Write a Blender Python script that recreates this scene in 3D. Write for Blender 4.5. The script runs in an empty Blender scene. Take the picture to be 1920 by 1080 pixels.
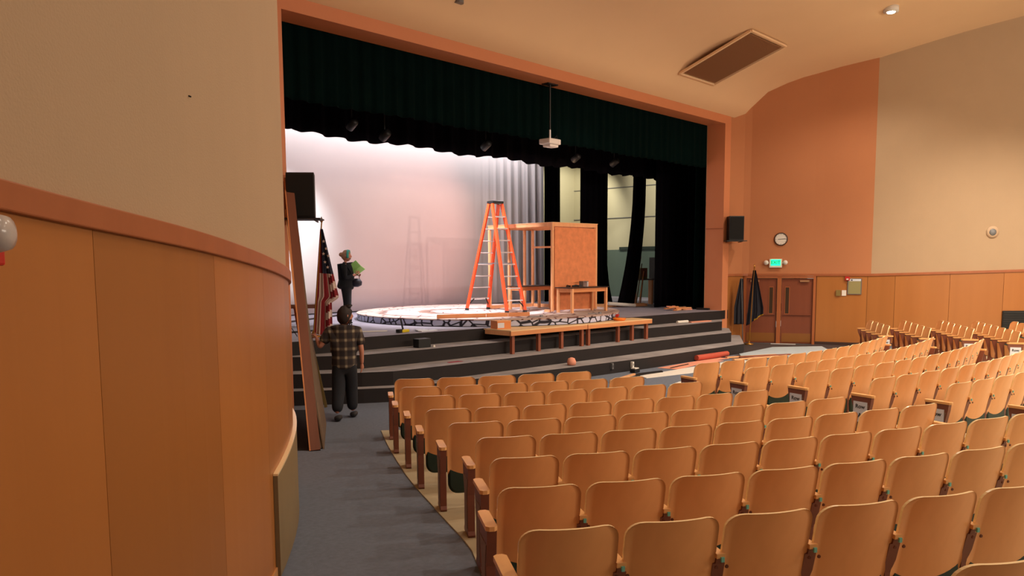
import bpy, bmesh, math, random
from math import sin, cos, pi, radians, sqrt, atan2, hypot, exp
from mathutils import Vector, Matrix, noise
random.seed(7)
SC = bpy.context.scene
COL = SC.collection

# ------------------------------------------------------------------ camera
PHI = radians(47.417)
cam = bpy.data.cameras.new('camera'); camo = bpy.data.objects.new('camera', cam); COL.objects.link(camo)
camo.location = (0, 0, 2.44)
camo.matrix_world = Matrix.Translation((0, 0, 2.44)) @ Matrix.Rotation(-PHI, 4, 'Z') @ Matrix.Rotation(pi/2-0.101, 4, 'X') @ Matrix.Rotation(-0.005, 4, 'Z')
cam.sensor_width = 36; cam.lens = 1504.6/1920*36; cam.shift_y = 106.0/1920; cam.clip_start = 0.05; cam.clip_end = 200
SC.camera = camo
SC.view_settings.view_transform = 'Standard'; SC.view_settings.look = 'None'; SC.view_settings.gamma = 1
SC.view_settings.exposure = 0.45
try: SC.view_settings.use_curve_mapping = False
except Exception: pass

# ------------------------------------------------------------------ world
w = bpy.data.worlds.new('world'); SC.world = w; w.use_nodes = True
w.node_tree.nodes['Background'].inputs[0].default_value = (1.0, 0.86, 0.72, 1)
w.node_tree.nodes['Background'].inputs[1].default_value = 0.25

# ------------------------------------------------------------------ lamps (house, stage, added fill)
def aim(o, d):
    o.rotation_euler = Vector(d).to_track_quat('-Z', 'Y').to_euler()
def spot(name, loc, tgt, e, color, size=70, blend=.6, rad=.12):
    l = bpy.data.lights.new(name, 'SPOT'); l.energy = e; l.color = color; l.spot_size = radians(size); l.spot_blend = blend; l.shadow_soft_size = rad
    o = bpy.data.objects.new(name, l); COL.objects.link(o); o.location = loc; aim(o, Vector(tgt)-Vector(loc)); return o
def area(name, loc, tgt, e, color, sx, sy=None):
    l = bpy.data.lights.new(name, 'AREA'); l.energy = e; l.color = color; l.shape = 'RECTANGLE'; l.size = sx; l.size_y = sy or sx
    o = bpy.data.objects.new(name, l); COL.objects.link(o); o.location = loc; aim(o, Vector(tgt)-Vector(loc)); return o
WARM = (1.0, .87, .69)
PROF = [(12.0, 6.65), (11.45, 6.65), (11.2, 7.0), (10.8, 7.4), (10.3, 7.62), (9.9, 7.75), (9, 7.95), (8, 8.12), (7.4, 8.28), (6.5, 8.55), (5, 9.0), (3, 9.5), (0, 10), (-4, 10.2), (-12, 10.2)]
def lerp(x, xs, ys):
    if x <= xs[0]: return ys[0]
    for i in range(len(xs)-1):
        if x <= xs[i+1]:
            return ys[i]+(ys[i+1]-ys[i])*(x-xs[i])/(xs[i+1]-xs[i])
    return ys[-1]
_PY = [p[0] for p in PROF][::-1]; _PZ = [p[1] for p in PROF][::-1]
def ceil_z(y): return lerp(y, _PY, _PZ)
HOUSE = [(20.82, 6.76), (14.6, 6.76), (8.6, 6.76), (21.5, 1.8), (15.2, 1.8), (9.0, 1.8), (3.4, 1.2), (11.5, -4.0), (18.5, -4.0), (4.5, -4.5), (25.0, -3.5)]
HOUSE_E = [460, 400, 260, 2600, 1750, 520, 150, 520, 1500, 200, 1200]
for i, (x, y) in enumerate(HOUSE):
    spot('house_light', (x, y, ceil_z(y)-.16), (x, y, 0), HOUSE_E[i], WARM, [140, 140, 140, 118, 126, 130, 140, 140, 130, 140, 130][i], .55, .16)
area('rear_fill_light', (15.5, -10.5, 6.0), (16.5, 4, 6.6), 900, (1.0, .86, .70), 14, 1.6)  # added soft fill for seat backs, walls and ceiling; no fixture modelled
# stage lamps hung behind the borders, and an added spot at the rear of the hall
spot('stage_light', (17.2, 14.5, 6.4), (15.4, 15.0, 1.1), 1200, (1.0, .93, .95), 80, .7, .15)
spot('stage_light', (13.2, 14.5, 6.4), (14.4, 15.2, 1.1), 1500, (1.0, .93, .98), 80, .7, .15)
spot('stage_light', (20.8, 14.6, 4.9), (14.6, 19.4, 2.6), 700, (1.0, .50, .44), 80, .8, .06)
spot('stage_light', (9.0, 14.6, 5.4), (19.0, 19.3, 2.4), 240, (.84, .84, 1.0), 75, .8, .1)
spot('stage_light', (11.5, 17.5, 4.6), (11.9, 19.5, 3.6), 420, (.80, .95, 1.0), 80, .7, .1)
spot('stage_light', (8.2, -9.0, 4.6), (17.6, 19.3, 2.9), 3000, (1.0, .62, .54), 15, .7, .05)  # added to throw the plywood booth's shadow onto the backcloth
spot('stage_light', (25.6, 15.4, 6.6), (27.9, 18.8, 3.2), 520, (1.0, .93, .78), 100, .6, .1)
spot('stage_light', (25.8, 19.5, 6.8), (27.4, 22.0, 3.6), 420, (1.0, .93, .78), 100, .6, .1)
area('border_light', (15.5, 18.8, 7.2), (15.5, 19.5, 6.0), 260, (.92, .93, 1.0), 13, .25)

# ------------------------------------------------------------------ materials
def lin(c):
    return tuple(((v/255.)/12.92 if v/255. <= .04045 else ((v/255.+.055)/1.055)**2.4) for v in c)+(1,)
MATS = {}
def mat(name, rgb, rough=.6, metal=0, var=.0, vscale=4, bump=0, bscale=60, rand=0.0, stretch=(1, 1, 1), spec=None, sheen=0):
    if name in MATS: return MATS[name]
    m = bpy.data.materials.new(name); MATS[name] = m; m.use_nodes = True
    nt = m.node_tree; b = nt.nodes['Principled BSDF']; b.inputs['Roughness'].default_value = rough; b.inputs['Metallic'].default_value = metal
    if spec is not None: b.inputs['Specular IOR Level'].default_value = spec
    c = lin(rgb); b.inputs['Base Color'].default_value = c
    tc = nt.nodes.new('ShaderNodeTexCoord'); mp = nt.nodes.new('ShaderNodeMapping'); mp.inputs['Scale'].default_value = stretch
    nt.links.new(tc.outputs['Object'], mp.inputs[0])
    last = None
    if var or rand:
        n = nt.nodes.new('ShaderNodeTexNoise'); n.inputs['Scale'].default_value = vscale; n.inputs['Detail'].default_value = 5
        nt.links.new(mp.outputs[0], n.inputs['Vector'])
        r = nt.nodes.new('ShaderNodeMapRange'); r.inputs[1].default_value = .3; r.inputs[2].default_value = .7
        r.inputs[3].default_value = 1-var; r.inputs[4].default_value = 1+var
        nt.links.new(n.outputs['Fac'], r.inputs[0])
        val = r.outputs[0]
        if rand:
            oi = nt.nodes.new('ShaderNodeObjectInfo'); r2 = nt.nodes.new('ShaderNodeMapRange')
            r2.inputs[3].default_value = 1-rand; r2.inputs[4].default_value = 1+rand
            nt.links.new(oi.outputs['Random'], r2.inputs[0])
            mm = nt.nodes.new('ShaderNodeMath'); mm.operation = 'MULTIPLY'
            nt.links.new(val, mm.inputs[0]); nt.links.new(r2.outputs[0], mm.inputs[1]); val = mm.outputs[0]
        hs = nt.nodes.new('ShaderNodeHueSaturation'); hs.inputs['Color'].default_value = c
        nt.links.new(val, hs.inputs['Value']); nt.links.new(hs.outputs[0], b.inputs['Base Color'])
    if bump:
        n2 = nt.nodes.new('ShaderNodeTexNoise'); n2.inputs['Scale'].default_value = bscale; n2.inputs['Detail'].default_value = 3
        nt.links.new(mp.outputs[0], n2.inputs['Vector'])
        bp = nt.nodes.new('ShaderNodeBump'); bp.inputs['Strength'].default_value = bump; bp.inputs['Distance'].default_value = .01
        nt.links.new(n2.outputs['Fac'], bp.inputs['Height']); nt.links.new(bp.outputs[0], b.inputs['Normal'])
    return m
def wood(name, rgb, dark=.75, scale=9, stretch=(1, 1, .12), rough=.38, rand=.08, cont=.5):
    """veneer: grain drawn out along one object axis"""
    if name in MATS: return MATS[name]
    m = bpy.data.materials.new(name); MATS[name] = m; m.use_nodes = True
    nt = m.node_tree; b = nt.nodes['Principled BSDF']; b.inputs['Roughness'].default_value = rough
    tc = nt.nodes.new('ShaderNodeTexCoord'); mp = nt.nodes.new('ShaderNodeMapping'); mp.inputs['Scale'].default_value = stretch
    nt.links.new(tc.outputs['Object'], mp.inputs[0])
    n = nt.nodes.new('ShaderNodeTexNoise'); n.inputs['Scale'].default_value = scale; n.inputs['Detail'].default_value = 6; n.inputs['Distortion'].default_value = .6
    nt.links.new(mp.outputs[0], n.inputs['Vector'])
    cr = nt.nodes.new('ShaderNodeValToRGB'); c = lin(rgb)
    cr.color_ramp.elements[0].position = .5-cont*.5; cr.color_ramp.elements[1].position = .5+cont*.5
    cr.color_ramp.elements[0].color = (c[0]*dark, c[1]*dark*.95, c[2]*dark*.9, 1); cr.color_ramp.elements[1].color = c
    nt.links.new(n.outputs['Fac'], cr.inputs[0])
    oi = nt.nodes.new('ShaderNodeObjectInfo'); r2 = nt.nodes.new('ShaderNodeMapRange')
    r2.inputs[3].default_value = 1-rand; r2.inputs[4].default_value = 1+rand
    nt.links.new(oi.outputs['Random'], r2.inputs[0])
    hs = nt.nodes.new('ShaderNodeHueSaturation'); nt.links.new(cr.outputs[0], hs.inputs['Color']); nt.links.new(r2.outputs[0], hs.inputs['Value'])
    nt.links.new(hs.outputs[0], b.inputs['Base Color'])
    return m
def emit(name, rgb, s):
    m = bpy.data.materials.new(name); m.use_nodes = True; nt = m.node_tree; b = nt.nodes['Principled BSDF']
    b.inputs['Base Color'].default_value = lin(rgb); b.inputs['Emission Color'].default_value = lin(rgb); b.inputs['Emission Strength'].default_value = s
    return m

M_BEIGE = mat('beige_plaster', (180, 152, 122), .85, var=.02, vscale=1.2, bump=.25, bscale=90)
M_ORANGE = mat('terracotta_plaster', (186, 122, 82), .85, var=.02, vscale=1, bump=.2, bscale=90)
M_FRAME = mat('arch_paint', (210, 134, 92), .6, var=.02, vscale=1)
M_CEIL = mat('peach_ceiling', (236, 198, 156), .9, var=.015, vscale=.8)
M_RAIL = wood('rail_wood', (168, 98, 60), .85, 5, (1, 1, 1), .45, .02)
M_PANEL = wood('veneer_panel', (172, 110, 55), .86, 3.0, (1, 1, .06), .38, .10, .7)
M_CARPET = mat('blue_grey_carpet', (104, 112, 128), .95, var=.10, vscale=22, bump=.5, bscale=300)
M_CONC = mat('pale_concrete', (176, 164, 136), .8, var=.08, vscale=3, bump=.1, bscale=40)
M_DARKFLOOR = mat('dark_floor_patch', (20, 18, 20), .95, var=.2, vscale=20)
M_STEP = mat('black_riser', (24, 16, 17), .75, var=.18, vscale=3, stretch=(1, 1, 3))
M_TREAD = mat('worn_tread', (152, 146, 148), .8, var=.22, vscale=2.2, bump=.2, bscale=50)
M_DECK = mat('grey_deck', (146, 140, 152), .7, var=.14, vscale=1.6)
M_GREEN = mat('dark_green_velour', (3, 19, 18), 1.0, spec=.05, var=.12, vscale=3, sheen=.3)
M_BLACK = mat('black_drape', (10, 8, 14), 1.0, spec=.05, var=.15, vscale=3)
M_CYC = mat('white_backcloth', (212, 200, 196), .9, var=.015, vscale=1)
M_STAGEWALL = mat('cream_stage_wall', (190, 182, 150), .85, var=.03, vscale=1)
M_STAGEGREEN = mat('green_stage_wall', (92, 108, 96), .8, var=.04, vscale=1)
M_SEATPLY = wood('seat_plywood', (240, 174, 114), .88, 6, (1, 1, .5), .30, .05, .6)
M_PLYEDGE = mat('ply_edge', (255, 226, 176), .2)  # extra pale: lamp highlights along the seat rims are put into this colour
M_ARM = wood('arm_wood', (242, 186, 124), .88, 8, (1, .2, 1), .3, .04)
M_STD = mat('seat_standard', (122, 70, 54), .45, var=.08, vscale=6)
M_STDPANEL = wood('end_panel_laminate', (134, 104, 82), .8, 14, (1, 1, .2), .5, .04)
M_UPH = mat('green_vinyl', (22, 48, 40), .55, var=.06, vscale=5)
M_BOLT = mat('bronze_bolt', (110, 70, 60), .35, .7)
M_TEAL = mat('teal_tag', (110, 190, 180), .5)
M_PAPER = mat('white_paper', (214, 218, 230), .8)
M_INK = mat('black_ink', (28, 28, 32), .7)
M_LUMBER = wood('pine_lumber', (240, 178, 126), .86, 8, (1, 1, .25), .6, .06)
M_LUMBERX = wood('pine_lumber_long', (224, 150, 96), .86, 8, (.15, 1, 1), .6, .06)
M_ORPANEL = mat('orange_plywood', (220, 136, 86), .6, var=.13, vscale=7, bump=.1, bscale=60)
M_REDPOST = wood('red_brown_post', (150, 84, 60), .8, 8, (1, 1, .25), .5, .05)
M_BOARD = wood('leaning_board', (132, 84, 66), .8, 6, (1, 1, .2), .5, .08)
M_BOARDG = wood('grey_brown_board', (118, 96, 76), .78, 6, (1, 1, .2), .6, .05)
M_LADDER = mat('orange_fibreglass', (238, 84, 34), .4, var=.03, vscale=5)
M_ALU = mat('aluminium', (214, 212, 214), .35, .15)
M_BLKPL = mat('black_plastic', (22, 22, 24), .5)
M_TABLETOP = mat('black_table_top', (30, 24, 26), .35)
M_DOOR = wood('door_veneer', (134, 72, 48), .85, 3, (1, 1, .1), .4, .03)
M_JAMB = wood('door_frame_wood', (172, 98, 54), .88, 5, (1, 1, .2), .45, .03)
M_GLASS = mat('dim_door_glass', (62, 50, 40), .15)
M_BRASS = mat('brass', (180, 130, 60), .3, .8)
M_KICK = mat('kick_plate', (150, 98, 50), .35, .3)
M_GOLD = mat('gold_fringe', (196, 150, 30), .6)
M_NAVY = mat('navy_flag', (16, 16, 30), .8, var=.1, vscale=5)
M_RED = mat('flag_red', (128, 16, 28), .8)
M_WHITECL = mat('flag_white', (214, 190, 180), .8)
M_BLUE = mat('flag_blue', (24, 26, 50), .8)
M_SKIN = mat('skin', (196, 132, 108), .55)
M_HAIRD = mat('dark_hair', (34, 22, 20), .7)
M_HAIRB = mat('fair_hair', (168, 120, 84), .7, var=.1, vscale=20)
M_CLOTHK = mat('black_cloth', (20, 22, 28), .9, var=.1, vscale=6)
M_JEANS = mat('dark_jeans', (26, 27, 34), .9, var=.1, vscale=6)
M_SHOE = mat('dark_shoe', (36, 32, 34), .7)
M_WHITE = mat('white_paint', (228, 222, 214), .6)
M_REDP = mat('red_plastic', (190, 40, 34), .45)
M_BLUEWHITE = mat('pale_blue_sheet', (176, 190, 200), .6, var=.04, vscale=3)
M_CARD = mat('pink_cardboard', (224, 150, 124), .8, var=.05, vscale=3)
M_METALG = mat('grey_metal', (120, 120, 122), .4, .4)
M_VENT = mat('tan_vent', (156, 112, 78), .6)

def plaid():
    m = bpy.data.materials.new('plaid_shirt'); m.use_nodes = True; nt = m.node_tree; b = nt.nodes['Principled BSDF']; b.inputs['Roughness'].default_value = .9
    tc = nt.nodes.new('ShaderNodeTexCoord'); sp = nt.nodes.new('ShaderNodeSeparateXYZ'); nt.links.new(tc.outputs['Object'], sp.inputs[0])
    outs = []
    for ax, sc in (('X', 52), ('Z', 46)):
        mu = nt.nodes.new('ShaderNodeMath'); mu.operation = 'MULTIPLY'; mu.inputs[1].default_value = sc; nt.links.new(sp.outputs[ax], mu.inputs[0])
        si = nt.nodes.new('ShaderNodeMath'); si.operation = 'SINE'; nt.links.new(mu.outputs[0], si.inputs[0])
        mr = nt.nodes.new('ShaderNodeMapRange'); mr.inputs[1].default_value = .2; mr.inputs[2].default_value = .9; nt.links.new(si.outputs[0], mr.inputs[0]); outs.append(mr.outputs[0])
    ad = nt.nodes.new('ShaderNodeMath'); ad.operation = 'ADD'; nt.links.new(outs[0], ad.inputs[0]); nt.links.new(outs[1], ad.inputs[1])
    cr = nt.nodes.new('ShaderNodeValToRGB'); e = cr.color_ramp.elements
    e[0].position = 0; e[0].color = lin((40, 32, 34)); e[1].position = 1; e[1].color = lin((150, 138, 116))
    e2 = e.new(.5); e2.color = lin((78, 66, 58))
    dv = nt.nodes.new('ShaderNodeMath'); dv.operation = 'MULTIPLY'; dv.inputs[1].default_value = .5; nt.links.new(ad.outputs[0], dv.inputs[0])
    nt.links.new(dv.outputs[0], cr.inputs[0]); nt.links.new(cr.outputs[0], b.inputs['Base Color']); return m
M_PLAID = plaid()
def cobble(name, base, crack, scale, width, flat=1.0, swirl=False):
    m = bpy.data.materials.new(name); m.use_nodes = True; nt = m.node_tree; b = nt.nodes['Principled BSDF']; b.inputs['Roughness'].default_value = .75
    tc = nt.nodes.new('ShaderNodeTexCoord'); v = nt.nodes.new('ShaderNodeTexVoronoi'); v.feature = 'DISTANCE_TO_EDGE'; v.inputs['Scale'].default_value = scale
    mp = nt.nodes.new('ShaderNodeMapping'); mp.inputs['Scale'].default_value = (1, 1, flat); nt.links.new(tc.outputs['Object'], mp.inputs[0]); nt.links.new(mp.outputs[0], v.inputs['Vector'])
    mr = nt.nodes.new('ShaderNodeMapRange'); mr.inputs[1].default_value = width*.5; mr.inputs[2].default_value = width; nt.links.new(v.outputs['Distance'], mr.inputs[0])
    mx = nt.nodes.new('ShaderNodeMix'); mx.data_type = 'RGBA'; mx.inputs['A'].default_value = lin(crack); mx.inputs['B'].default_value = lin(base)
    nt.links.new(mr.outputs[0], mx.inputs['Factor']); col = mx.outputs['Result']
    if swirl:   # painted rings
        sub = nt.nodes.new('ShaderNodeVectorMath'); sub.operation = 'SUBTRACT'; sub.inputs[1].default_value = (-.5, .2, 0); nt.links.new(tc.outputs['Object'], sub.inputs[0])
        ln = nt.nodes.new('ShaderNodeVectorMath'); ln.operation = 'LENGTH'; nt.links.new(sub.outputs[0], ln.inputs[0])
        nz = nt.nodes.new('ShaderNodeTexNoise'); nz.inputs['Scale'].default_value = 2.2; nt.links.new(tc.outputs['Object'], nz.inputs['Vector'])
        a = nt.nodes.new('ShaderNodeMath'); a.operation = 'MULTIPLY_ADD'; a.inputs[1].default_value = .5; nt.links.new(nz.outputs['Fac'], a.inputs[0]); nt.links.new(ln.outputs['Value'], a.inputs[2])
        cr = nt.nodes.new('ShaderNodeValToRGB'); e = cr.color_ramp.elements; cr.color_ramp.interpolation = 'LINEAR'
        mr2 = nt.nodes.new('ShaderNodeMapRange'); mr2.inputs[2].default_value = 4.0; nt.links.new(a.outputs[0], mr2.inputs[0]); nt.links.new(mr2.outputs[0], cr.inputs[0])
        e[0].position = 0; e[0].color = (1, 1, 1, 1); e[1].position = 1; e[1].color = (.62, .5, .46, 1)
        for p_, c_ in ((.30, (1, 1, 1, 1)), (.34, (.3, .18, .14, 1)), (.40, (.42, .28, .22, 1)), (.43, (1, 1, 1, 1)), (.60, (1, 1, 1, 1)), (.64, (.3, .18, .15, 1)), (.69, (.8, .7, .64, 1))):
            q = e.new(p_); q.color = c_
        m2 = nt.nodes.new('ShaderNodeMix'); m2.data_type = 'RGBA'; m2.blend_type = 'MULTIPLY'; m2.inputs['Factor'].default_value = 1
        nt.links.new(col, m2.inputs['A']); nt.links.new(cr.outputs[0], m2.inputs['B']); col = m2.outputs['Result']
    nt.links.new(col, b.inputs['Base Color']); return m
M_STONES = cobble('painted_stone_edge', (196, 200, 224), (22, 18, 34), 3.7, .10, 1.5)
M_DISC = cobble('painted_disc_top', (222, 212, 208), (120, 78, 72), 2.2, .045, 1, True)

# ------------------------------------------------------------------ mesh helpers
class MB:
    def __init__(s): s.v = []; s.f = []; s.m = []
    def add(s, vs, fs, mi=0, M=None):
        o = len(s.v)
        for p in vs:
            p = Vector(p); s.v.append(tuple(M @ p) if M else tuple(p))
        for f in fs: s.f.append([i+o for i in f]); s.m.append(mi)
        return s
    def box(s, c, d, M=None, mi=0):
        x, y, z = c; a, b, h = d[0]/2, d[1]/2, d[2]/2
        vs = [(x+i*a, y+j*b, z+k*h) for k in (-1, 1) for j in (-1, 1) for i in (-1, 1)]
        return s.add(vs, [(0, 2, 3, 1), (4, 5, 7, 6), (0, 1, 5, 4), (2, 6, 7, 3), (0, 4, 6, 2), (1, 3, 7, 5)], mi, M)
    def beam(s, p, q, w, h, mi=0, up=(0, 0, 1)):
        p = Vector(p); q = Vector(q); d = q-p; L = d.length; d.normalize()
        u = Vector(up); r = d.cross(u)
        if r.length < 1e-4: r = d.cross(Vector((0, 1, 0)))
        r.normalize(); u = r.cross(d)
        M = Matrix((r, d, u)).transposed().to_4x4(); M.translation = (p+q)/2
        return s.box((0, 0, 0), (w, L, h), M, mi)
    def prism(s, poly, z0, z1, mi=0, topmi=None, M=None):
        n = len(poly)
        A = sum(poly[i][0]*poly[(i+1) % n][1]-poly[(i+1) % n][0]*poly[i][1] for i in range(n))
        if A < 0: poly = poly[::-1]
        f0 = (lambda p: z0(p)) if callable(z0) else (lambda p: z0); f1 = (lambda p: z1(p)) if callable(z1) else (lambda p: z1)
        vs = [(p[0], p[1], f0(p)) for p in poly]+[(p[0], p[1], f1(p)) for p in poly]
        s.add(vs, [(i, (i+1) % n, n+(i+1) % n, n+i) for i in range(n)]+[tuple(range(n))[::-1]], mi, M)
        o = len(s.v)-2*n; s.f.append([o+n+i for i in range(n)]); s.m.append(mi if topmi is None else topmi)
        return s
    def tube(s, pts, r, seg=8, mi=0, cap=True, M=None):
        pts = [Vector(p) for p in pts]; n = len(pts); vs = []; rr = r if isinstance(r, (list, tuple)) else [r]*n
        for i, p in enumerate(pts):
            d = (pts[min(i+1, n-1)]-pts[max(i-1, 0)]).normalized(); a = d.orthogonal().normalized() if i == 0 else (a-d*a.dot(d)).normalized(); b = d.cross(a)
            for k in range(seg):
                t = 2*pi*k/seg; vs.append(p+(a*cos(t)+b*sin(t))*rr[i])
        fs = [(i*seg+k, i*seg+(k+1) % seg, (i+1)*seg+(k+1) % seg, (i+1)*seg+k) for i in range(n-1) for k in range(seg)]
        if cap: fs += [tuple(range(seg))[::-1], tuple((n-1)*seg+k for k in range(seg))]
        return s.add(vs, fs, mi, M)
    def lathe(s, prof, c=(0, 0, 0), seg=16, mi=0, M=None):
        vs = []; n = len(prof)
        for r, z in prof:
            for k in range(seg): vs.append((c[0]+r*cos(2*pi*k/seg), c[1]+r*sin(2*pi*k/seg), c[2]+z))
        fs = [(i*seg+k, i*seg+(k+1) % seg, (i+1)*seg+(k+1) % seg, (i+1)*seg+k) for i in range(n-1) for k in range(seg)]
        fs += [tuple(range(seg))[::-1], tuple((n-1)*seg+k for k in range(seg))]
        return s.add(vs, fs, mi, M)
    def mesh(s, name, mats, smooth=False):
        me = bpy.data.meshes.new(name); me.from_pydata(s.v, [], s.f)
        for m in (mats if isinstance(mats, (list, tuple)) else [mats]): me.materials.append(m)
        me.polygons.foreach_set('material_index', s.m)
        if smooth: me.polygons.foreach_set('use_smooth', [True]*len(s.f))
        me.update(); return me
    def obj(s, name, mats, parent=None, smooth=False, bevel=0):
        o = bpy.data.objects.new(name, s.mesh(name, mats, smooth)); COL.objects.link(o)
        if parent: o.parent = parent
        if bevel:
            b = o.modifiers.new('bevel', 'BEVEL'); b.width = bevel; b.segments = 2; b.limit_method = 'ANGLE'
        return o
def link(me, name, parent=None):
    o = bpy.data.objects.new(name, me); COL.objects.link(o)
    if parent: o.parent = parent
    return o
def tag(o, label, cat, group=None, kind=None):
    o['label'] = label; o['category'] = cat
    if group: o['group'] = group
    if kind: o['kind'] = kind
    return o
def thing(name, label, cat, loc=(0, 0, 0), rz=0, group=None, rot=None):
    o = bpy.data.objects.new(name, None); o.empty_display_size = .1; COL.objects.link(o); o.location = loc
    o.rotation_euler = rot if rot else (0, 0, rz); return tag(o, label, cat, group)
def struct(o, label=None):
    o['kind'] = 'structure'
    if label: o['label'] = label
    return o
def text_mesh(txt, size, mat_, name='lettering', ext=.0008, bold=.0):
    cu = bpy.data.curves.new('t', 'FONT'); cu.body = txt; cu.size = size; cu.extrude = ext; cu.offset = bold; cu.align_x = 'CENTER'; cu.align_y = 'CENTER'
    o = bpy.data.objects.new('t', cu); COL.objects.link(o)
    dg = bpy.context.evaluated_depsgraph_get(); me = bpy.data.meshes.new_from_object(o.evaluated_get(dg)); bpy.data.objects.remove(o)
    me.name = name; me.materials.clear(); me.materials.append(mat_); return me

# ------------------------------------------------------------------ floor profile (raked on circles round C)
C = (15.834, 19.848)
RK = [14.367+.91*k for k in range(14)]
ZK = [0, .024, .054, .059, .089, .138, .185, .226, .269]; ZK += [.269+.044*(i+1) for i in range(5)]
def fz(x, y):
    return lerp(hypot(x-C[0], y-C[1]), RK, ZK)
def polar(r, deg):
    t = radians(deg); return (C[0]+r*sin(t), C[1]-r*cos(t))

# floor
NX, NY = 84, 52; b = MB(); vs = []
for j in range(NY+1):
    for i in range(NX+1):
        x = -10+44*i/NX; y = -13+26.0*j/NY; vs.append((x, y, fz(x, y)))
b.add(vs, [(j*(NX+1)+i, j*(NX+1)+i+1, (j+1)*(NX+1)+i+1, (j+1)*(NX+1)+i) for j in range(NY) for i in range(NX)])
floor = struct(b.obj('floor', M_CARPET, smooth=True), 'blue grey carpet floor of the house, gently raked')

def sector(name, a0, a1, r0, r1, label, mat_=M_CONC):
    """pale slab under a block of seats, its edge angles given as functions of the radius"""
    b = MB(); nr = 26; na = 26; vs = []
    for h in (.012, -.06):
        for i in range(nr+1):
            r = r0+(r1-r0)*i/nr; A0 = a0(r); A1 = a1(r)
            for j in range(na+1):
                x, y = polar(r, A0+(A1-A0)*j/na); vs.append((x, y, fz(x, y)+h))
    n1 = (nr+1)*(na+1)
    fs = [(i*(na+1)+j, (i+1)*(na+1)+j, (i+1)*(na+1)+j+1, i*(na+1)+j+1) for i in range(nr) for j in range(na)]
    rim = [i*(na+1) for i in range(nr+1)]+[nr*(na+1)+j for j in range(1, na+1)]+[i*(na+1)+na for i in range(nr-1, -1, -1)]+[j for j in range(na-1, 0, -1)]
    fs += [(rim[k], rim[(k+1) % len(rim)], rim[(k+1) % len(rim)]+n1, rim[k]+n1) for k in range(len(rim))]
    b.add(vs, fs); o = struct(b.obj(name, mat_)); o['label'] = label; return o
sector('floor_slab', lambda r: lerp(r, [13.66, 16.4, 17.7, 19.1, 30], [-39.1, -38.0, -37.3, -36.7, -37.3]), lambda r: lerp(r, RK, [-25.2, -23.6, -22.0, -20.3, -18.4, -17.5, -15, -13, -11, -10, -9, -8, -7, -6]), 13.66, 24, 'pale concrete slab under the near block of seats')
sector('floor_slab', lambda r: lerp(r, RK, [-19.6, -18.9, -18.1, -17.5, -16.9, -16.2, -15.5, -15, -14.5, -14, -13.5, -13, -12.5, -12]), lambda r: 12.5, 13.7, 24, 'pale concrete slab under the middle block of seats')
sector('floor_slab', lambda r: lerp(r, [13, 20], [14.5, 9]), lambda r: 31.5, 13.2, 22, 'pale concrete slab under the far block of seats')

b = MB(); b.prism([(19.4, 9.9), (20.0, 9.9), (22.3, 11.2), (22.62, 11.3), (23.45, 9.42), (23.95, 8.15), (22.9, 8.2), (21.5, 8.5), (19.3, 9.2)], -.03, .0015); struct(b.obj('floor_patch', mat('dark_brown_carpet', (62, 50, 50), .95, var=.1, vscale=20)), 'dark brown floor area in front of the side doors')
# ------------------------------------------------------------------ walls
def smooth_path(pts, n=8):
    out = []; P = [Vector(p) for p in pts]; P = [P[0]*2-P[1]]+P+[P[-1]*2-P[-2]]
    for i in range(1, len(P)-2):
        for k in range(n):
            t = k/n; a, b_, c, d = P[i-1:i+3]
            out.append(.5*((2*b_)+(c-a)*t+(2*a-5*b_+4*c-d)*t*t+(3*b_-a-3*c+d)*t**3))
    out.append(P[-2]); return [tuple(p) for p in out]
class Path:
    def __init__(s, pts):
        s.p = [Vector(q) for q in pts]; s.s = [0]
        for i in range(1, len(s.p)): s.s.append(s.s[-1]+(s.p[i]-s.p[i-1]).length)
        s.L = s.s[-1]
    def at(s, t):
        t = max(0, min(s.L, t))
        for i in range(len(s.s)-1):
            if t <= s.s[i+1]+1e-9:
                k = (t-s.s[i])/max(1e-9, s.s[i+1]-s.s[i]); p = s.p[i].lerp(s.p[i+1], k); d = (s.p[i+1]-s.p[i]).normalized()
                return p, Vector((d.y, -d.x))      # point, normal to the right of travel
        d = (s.p[-1]-s.p[-2]).normalized(); return s.p[-1], Vector((d.y, -d.x))
    def near(s, q):
        q = Vector(q); return min((((s.at(t*s.L/600)[0]-q).length), t*s.L/600) for t in range(601))[1]
def sheet(path, a, b_, z0, z1, off0, off1, n=None):
    """solid strip following the path between arc lengths a..b_, off0..off1 out along the normal"""
    m = MB(); n = n or max(1, int((b_-a)/.22)); vs = []
    for i in range(n+1):
        t = a+(b_-a)*i/n; p, nn = path.at(t); zz0 = z0(t) if callable(z0) else z0; zz1 = z1(t) if callable(z1) else z1
        for o, z in ((off0, zz0), (off1, zz0), (off1, zz1), (off0, zz1)):
            q = p+nn*o; vs.append((q.x, q.y, z))
    fs = [(i*4+k, i*4+(k+1) % 4, (i+1)*4+(k+1) % 4, (i+1)*4+k) for i in range(n) for k in range(4)]+[(3, 2, 1, 0), (n*4, n*4+1, n*4+2, n*4+3)]
    return m.add(vs, fs)
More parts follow.
